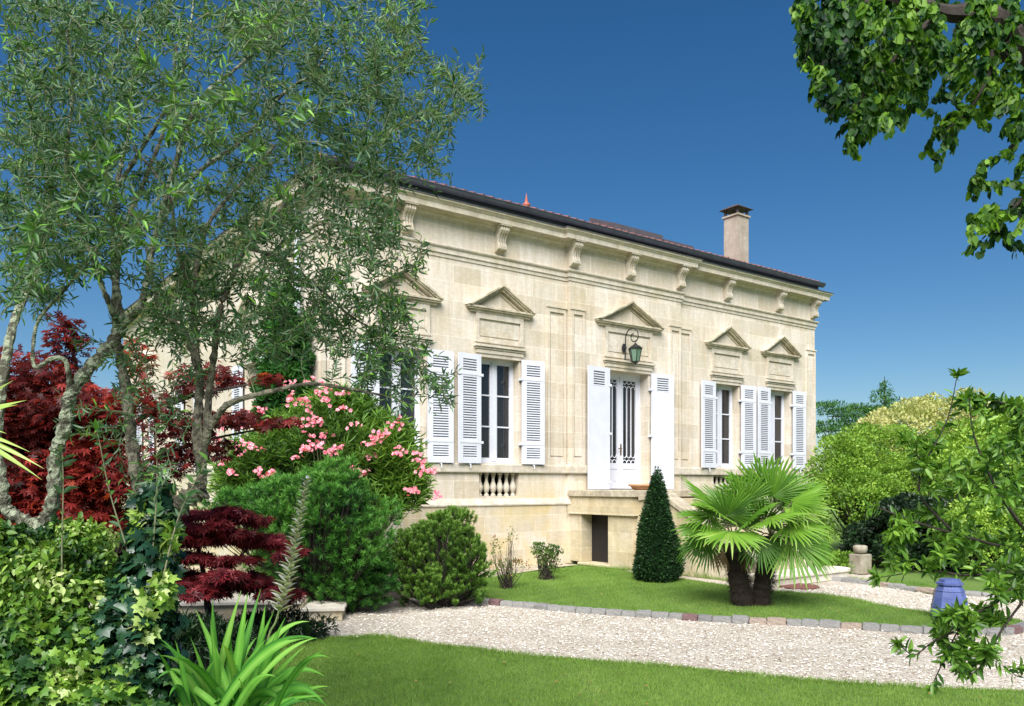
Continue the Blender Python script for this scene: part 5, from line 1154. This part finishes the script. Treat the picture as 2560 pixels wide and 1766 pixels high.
# ---------------- shrub at the right edge
ws = thing('garden_shrub', 'arching leafy shrub reaching in from the right edge in the foreground', 'shrub', (2.9, 3.4, 0))
m = MB(); SP, SR = [], []
for pts, r0, r1 in (([(2.9, 3.4, 0), (2.75, 3.35, .7), tuple(V(2420, 1150, 3.3)), tuple(V(2320, 950, 3.3)), tuple(V(2240, 905, 3.3)), tuple(V(2170, 905, 3.3))], 0.0108, 0.0028),
                    ([(2.9, 3.4, 0), (2.6, 3.3, .6), tuple(V(2380, 1280, 3.2)), tuple(V(2240, 1230, 3.1)), tuple(V(2100, 1190, 3.1)), tuple(V(1990, 1150, 3.1))], 0.0096, 0.0028),
                    ([tuple(V(2380, 1280, 3.2)), tuple(V(2280, 1150, 3.1)), tuple(V(2230, 1060, 3.1)), tuple(V(2200, 980, 3.1)), tuple(V(2190, 900, 3.1))], 0.0072, 0.0021),
                    ([tuple(V(2150, 1200, 3.1)), tuple(V(2080, 1120, 3.1)), tuple(V(2090, 1050, 3.1)), tuple(V(2140, 950, 3.1)), tuple(V(2163, 850, 3.1))], 0.0048, 0.0017),
                    ([tuple(V(2110, 1085, 3.1)), tuple(V(2080, 1040, 3.1)), tuple(V(2050, 1000, 3.05))], 0.0030, 0.0014),
                    ([(2.9, 3.4, 0), (2.7, 3.3, .5), tuple(V(2360, 1350, 3.0)), tuple(V(2240, 1370, 2.95)), tuple(V(2170, 1420, 2.95)), tuple(V(2110, 1540, 2.95))], 0.0084, 0.0021),
                    ([tuple(V(2310, 1360, 3.0)), tuple(V(2260, 1430, 2.95)), tuple(V(2230, 1490, 2.95)), tuple(V(2190, 1530, 2.95))], 0.0048, 0.0017),
                    ([tuple(V(2170, 1420, 2.95)), tuple(V(2110, 1450, 2.95)), tuple(V(2065, 1480, 2.95)), tuple(V(2030, 1455, 2.95))], 0.0036, 0.0014),
                    ([tuple(V(2380, 1280, 3.2)), tuple(V(2200, 1300, 3.0)), tuple(V(2100, 1290, 3.0)), tuple(V(1990, 1305, 3.0))], 0.0060, 0.0014)):
    c_, r_ = limb(m, pts, r0, r1, 6, 6, .04); SP.append(c_); SR.append(r_)
off(m, ws); tr_ = m.build('stem', M['darkwood'], ws)
tg = np.concatenate([view_targets([(2150, 960), (2250, 940), (2400, 930), (2400, 1340), (2230, 1330), (2120, 1260), (2110, 1130), (2140, 1040)], 125, 2.8, 3.9), view_targets([(1930, 1160), (2120, 1100), (2180, 1240), (2120, 1310), (1980, 1300), (1990, 1230)], 26, 2.9, 3.3),
                     view_targets([(2170, 895), (2320, 905), (2320, 925), (2180, 925)], 12, 3.2, 3.4), view_targets([(2100, 1390), (2280, 1340), (2260, 1440), (2200, 1530), (2130, 1520), (2110, 1460)], 44, 2.85, 3.1),
                     view_targets([(2060, 990), (2160, 960), (2150, 1080), (2080, 1060)], 8, 3.0, 3.2), np.array([V(2030, 1455, 2.95), V(2110, 1555, 2.95), V(1980, 1305, 3.0), V(2163, 848, 3.1), V(2045, 995, 3.05), V(2320, 1500, 3.0), V(2300, 1530, 3.0), V(1960, 1150, 3.1)])])
tw, ro = grow(np.concatenate(SP), np.concatenate(SR), tg, 7, .14, .06, .0012, .006, .008)
c = Cloud(); c.tubes(tw, ro, 4); absorb(tr_, c.build('twig', M['darkwood'], ws))
lc = Cloud(); twig_leaves(lc, tw, OVAL, 22, .043, .35, ctint(.5, .22, .3, 66, .5), .62, .05, .5, .1, .5)
for c_ in SP[1:]:
    q = c_[len(c_) // 3:]; twig_leaves(lc, np.array([q]), OVAL, int(len(q) * 1.6), .045, .36, ctint(.35, .2, .3, 66, .5), .65, 0, .5, .1, .3)
q = SP[0][len(SP[0]) // 2:]; twig_leaves(lc, np.array([q]), OVAL, 110, .042, .42, ctint(.10, .12, .3, 66, .3), .7, 0, .3, .2, .5)
lc.build('foliage', M['weig'], ws)

# ---------------- ivy on the olive trunks and pale ivy mass
def ivy(name, label, material, cols, n, size, tintm, seed, amp=.4, tm=IVY, wid=1.0, out=1.0):
    """cols: list of (x, y, D, rx px, ry px, rd m) blobs hugging the trunk"""
    return shrub_cloud(name, label, 'climber' if 'ivy' in name else 'shrub', material, [vb(*c[:5], c[5]) for c in cols], n, size, tm, wid, .8, tintm, seed=seed, outw=.3, lump=.38, lumps=.14, stem=False, part='foliage', wood='twig', stemr=.008, droop=.75, tvar=.2, tamp=amp, szr=(.5, 1.6))
ivy('ivy', 'dark glossy ivy wrapped round the middle olive trunk', M['ivyd'], [(350, 1150, 3.75, 34, 60, .09), (345, 1250, 3.7, 45, 80, .12), (325, 1350, 3.65, 58, 90, .15), (305, 1450, 3.6, 72, 90, .18), (285, 1560, 3.55, 95, 90, .22), (280, 1680, 3.5, 140, 90, .28)], 5400, .048, .38, 71)
ivy('ivy', 'dark ivy covering the base of the left olive trunk', M['ivyd'], [(95, 1240, 3.85, 55, 50, .12), (110, 1330, 3.8, 75, 80, .15), (90, 1430, 3.75, 100, 90, .2), (80, 1540, 3.7, 130, 90, .22), (60, 1660, 3.65, 160, 90, .25), (200, 1520, 3.7, 110, 100, .2)], 8200, .042, .36, 72)
ivy('pale_ivy', 'pale yellow green ivy spilling over the bottom left corner', M['ivyl'], [(30, 1450, 3.35, 60, 60, .12), (60, 1560, 3.25, 150, 50, .15), (170, 1440, 3.5, 60, 60, .1), (200, 1580, 3.3, 130, 45, .12), (-10, 1600, 3.2, 90, 80, .15), (300, 1640, 3.3, 120, 60, .12), (120, 1500, 3.45, 150, 110, .2)], 5400, .034, .30, 73, amp=.9)
ivy('leafy_shrub', 'pale green small leaved shrub crowding round the base of the left olive trunk', M['ivyl'], [(20, 1225, 3.6, 60, 50, .14), (10, 1320, 3.5, 60, 70, .14), (190, 1225, 3.8, 60, 45, .14), (215, 1310, 3.7, 50, 60, .14), (240, 1390, 3.65, 40, 60, .12), (110, 1330, 3.6, 110, 110, .22), (150, 1210, 3.8, 60, 35, .12), (40, 1400, 3.4, 70, 70, .14)], 8500, .030, .42, 75, amp=1.0, tm=OVAL, wid=.5)
ivy('pale_ivy', 'strand of pale ivy climbing the middle olive trunk', M['ivyl'], [(380, 1230, 3.66, 14, 70, .04), (370, 1330, 3.55, 20, 60, .05), (330, 1400, 3.5, 20, 60, .05), (315, 1200, 3.64, 10, 60, .04)], 420, .045, .6, 74)

# young shoots between the trunks
ys = thing('sapling', 'thin upright shoots with sparse oval leaves between the olive trunks', 'sapling', (*V(320, 1300, 3.6)[:2], 0))
T_ = []
for pts in ([(310, 1500, 3.6), (300, 1300, 3.6), (250, 1120, 3.55), (225, 1000, 3.5), (215, 960, 3.5)], [(330, 1450, 3.6), (345, 1250, 3.6), (355, 1100, 3.6), (352, 960, 3.6)], [(150, 1500, 3.5), (140, 1300, 3.5), (143, 1100, 3.5), (140, 1020, 3.5)], [(370, 1300, 3.6), (400, 1180, 3.6), (440, 1090, 3.6), (470, 1040, 3.6)]):
    T_.append(catmull([V(*p) for p in pts], 6)[:25] if len(pts) == 5 else np.vstack([catmull([V(*p) for p in pts], 8)]))
lc = Cloud(); tc = Cloud()
for q in T_:
    tc.tubes(np.array([q]), np.array([np.linspace(.005, .0015, len(q))]), 5); twig_leaves(lc, np.array([q]), LANCE, 34, .055, .34, ctint(.6, .2, .3, 70), .6, .2, .4, 0, .3)
tc.build('stem', M['twig'], ys); lc.build('foliage', M['olive'], ys)

# ---------------- strap leaved clump
sp = thing('strap_leaf_plant', 'clump of long bright green strap leaves at the bottom beside the ivy', 'plant', (*V(520, 1700, 3.7)[:2], 0))
def strap(cl, base, tip, sag, w0, tint, twist=0.0, n=14, z0=None):
    s_ = np.linspace(0, 1, n); mid = base * .5 + tip * .5 + np.array([0, 0, sag])
    P = base * ((1 - s_) ** 2)[:, None] + 2 * mid * (s_ * (1 - s_))[:, None] + tip * (s_ ** 2)[:, None]
    t = np.gradient(P, axis=0); t = nrm(t); sd = nrm(np.cross(t, np.array([math.sin(twist), -math.cos(twist), .25]))); z = np.cross(sd, t)
    wd = w0 * np.minimum(1, (1 - s_) * 2.6 + .02) * (.75 + .25 * np.sin(s_ * 3.1)); wd[-1] = .0005
    a = P - sd * wd[:, None] / 2; b = P + z * (wd * .12)[:, None]; c_ = P + sd * wd[:, None] / 2
    vs = np.stack([a, b, c_], 1).reshape(-1, 3); lp = []; o_ = cl.n
    for j in range(n - 1):
        for q in range(2): lp += [o_ + j * 3 + q, o_ + j * 3 + q + 1, o_ + (j + 1) * 3 + q + 1, o_ + (j + 1) * 3 + q]
    cl.V.append(vs); cl.Lp.append(np.array(lp)); cl.T.append(np.full((n - 1) * 2, 4)); tv_ = np.tile([tint - .12, tint + .3, tint - .02], n) + np.repeat(rng.normal(0, .05, n), 3) + np.repeat(np.linspace(-.1, .15, n), 3); cl.C.append(np.clip(tv_, 0, 1)); cl.n += len(vs)
tipsl = [(545, 1335), (480, 1355), (440, 1375), (590, 1330), (645, 1395), (655, 1420), (700, 1405), (640, 1455), (720, 1445), (600, 1365), (395, 1445), (345, 1470), (350, 1540), (370, 1500), (560, 1340), (620, 1380), (430, 1440), (735, 1530), (700, 1600), (745, 1575), (660, 1610), (520, 1420), (475, 1400), (580, 1440), (610, 1480), (380, 1480), (345, 1510), (690, 1460), (740, 1600), (560, 1400)]
for i, (x, y) in enumerate(tipsl):
    q = Cloud(); D0 = 3.7 + rng.uniform(-.18, .15); b = V(500 + rng.uniform(-60, 70), 1690, D0); drooping = y > 1500 or x > 690
    strap(q, b, V(x, y, D0 + rng.uniform(-.25, .2)), .10 if not drooping else .32, rng.uniform(.030, .044), float(np.clip(rng.normal(.32, .2), 0, 1)), rng.uniform(-.7, .7)); q.build('blade', M['strap'], sp)
for i in range(40):                                           # shorter arching leaves low in the clump
    q = Cloud(); b = V(500 + rng.uniform(-90, 100), 1690, 3.6 + rng.uniform(-.2, .2)); x = rng.uniform(340, 750); y = rng.uniform(1440, 1620)
    strap(q, b, V(x, y, 3.5 + rng.uniform(-.25, .2)), rng.uniform(.1, .28), rng.uniform(.022, .036), float(np.clip(rng.normal(.38, .25), 0, 1)), rng.uniform(-1, 1)); q.build('blade', M['strap'], sp)
# spiky palm-like blades peeping in at the left edge
yb = thing('yucca', 'few narrow yellow green blades entering from the left edge', 'plant', (*V(-110, 1400, 3.2)[:2], 0))
q = Cloud()
for (x, y) in ((68, 1022), (60, 905), (40, 915), (100, 1060), (95, 1085), (30, 860), (15, 980)): strap(q, V(-110, 960, 3.2), V(x, y, 3.15), .02, .018, float(rng.uniform(.6, 1)), rng.uniform(-1, 1))
q.build('blade', M['palm'], yb)
m = MB(); b = V(-110, 960, 3.2); m.tube([(b[0], b[1], 0), (b[0], b[1], b[2])], [.06, .05], 10); off(m, yb); m.build('trunk', M['palmtrunk'], yb)

# ---------------- acanthus spike
ac = thing('acanthus', 'tall acanthus flower spike with white hooded florets before the dark pine', 'flower', (*V(600, 1480, 5.2)[:2], 0))
ax = catmull([V(600, 1760, 5.2), V(604, 1470, 5.2), V(625, 1400, 5.2), V(650, 1310, 5.2), V(672, 1200, 5.2), V(690, 1110, 5.2), V(694, 1085, 5.2)], 12)
c = Cloud(); c.tubes(np.array([ax]), np.array([np.linspace(.009, .004, len(ax))]), 6, .3); lo = 26
sp_ = ax[lo:]; d = np.concatenate([[0], np.cumsum(np.linalg.norm(np.diff(sp_, axis=0), axis=1))]); k = 96; s_ = np.linspace(.0, 1, k) ** 1.0 * d[-1]
P = np.stack([np.interp(s_, d, sp_[:, a]) for a in range(3)], 1); an = np.arange(k) * 2.39996; D = np.stack([np.cos(an), np.sin(an), np.full(k, .55)], 1); gr_ = .098 * (1 - .55 * np.linspace(0, 1, k))
c.add(LANCE, P, D + [0, 0, .1], np.stack([-np.cos(an), -np.sin(an), np.full(k, 1.6)], 1), gr_ * .8, .35, gr_ * .4)
c.add(OVAL, P + [0, 0, .008], D * [1, 1, .9] + [0, 0, .1], np.stack([-np.cos(an), -np.sin(an), np.full(k, 1.2)], 1), gr_ * 1.05, np.where(rng.random(k) < .85, 1.0, .66), gr_ * .5)
c.build('flower_spike', M['acanth'], ac)

# ---------------- roses by the wall
shrub_cloud('rose_bush', 'small leafy rose bush with reddish tips by the wall beside the porch', 'rose', M['rose'], [vb(1237, 1275, 13.7, 24, 20, .14), vb(1232, 1250, 13.7, 26, 16, .14), vb(1255, 1243, 13.7, 14, 8, .1), vb(1215, 1240, 13.7, 12, 10, .1)], 900, .05, LEAF4, .6, .7, .3, lump=.35, lumps=.15, seed=81, stemr=.008)
shrub_cloud('rose_bush', 'thin straggly rose with a tall reddish shoot beside the mugo pine', 'rose', M['rose'], [vb(1130, 1285, 12.4, 26, 22, .15), vb(1155, 1215, 12.5, 10, 20, .06), vb(1120, 1240, 12.5, 14, 22, .1), vb(1170, 1275, 12.8, 30, 10, .15)], 420, .042, LEAF4, .5, .9, .55, lump=.4, lumps=.12, seed=82, stemr=.006)
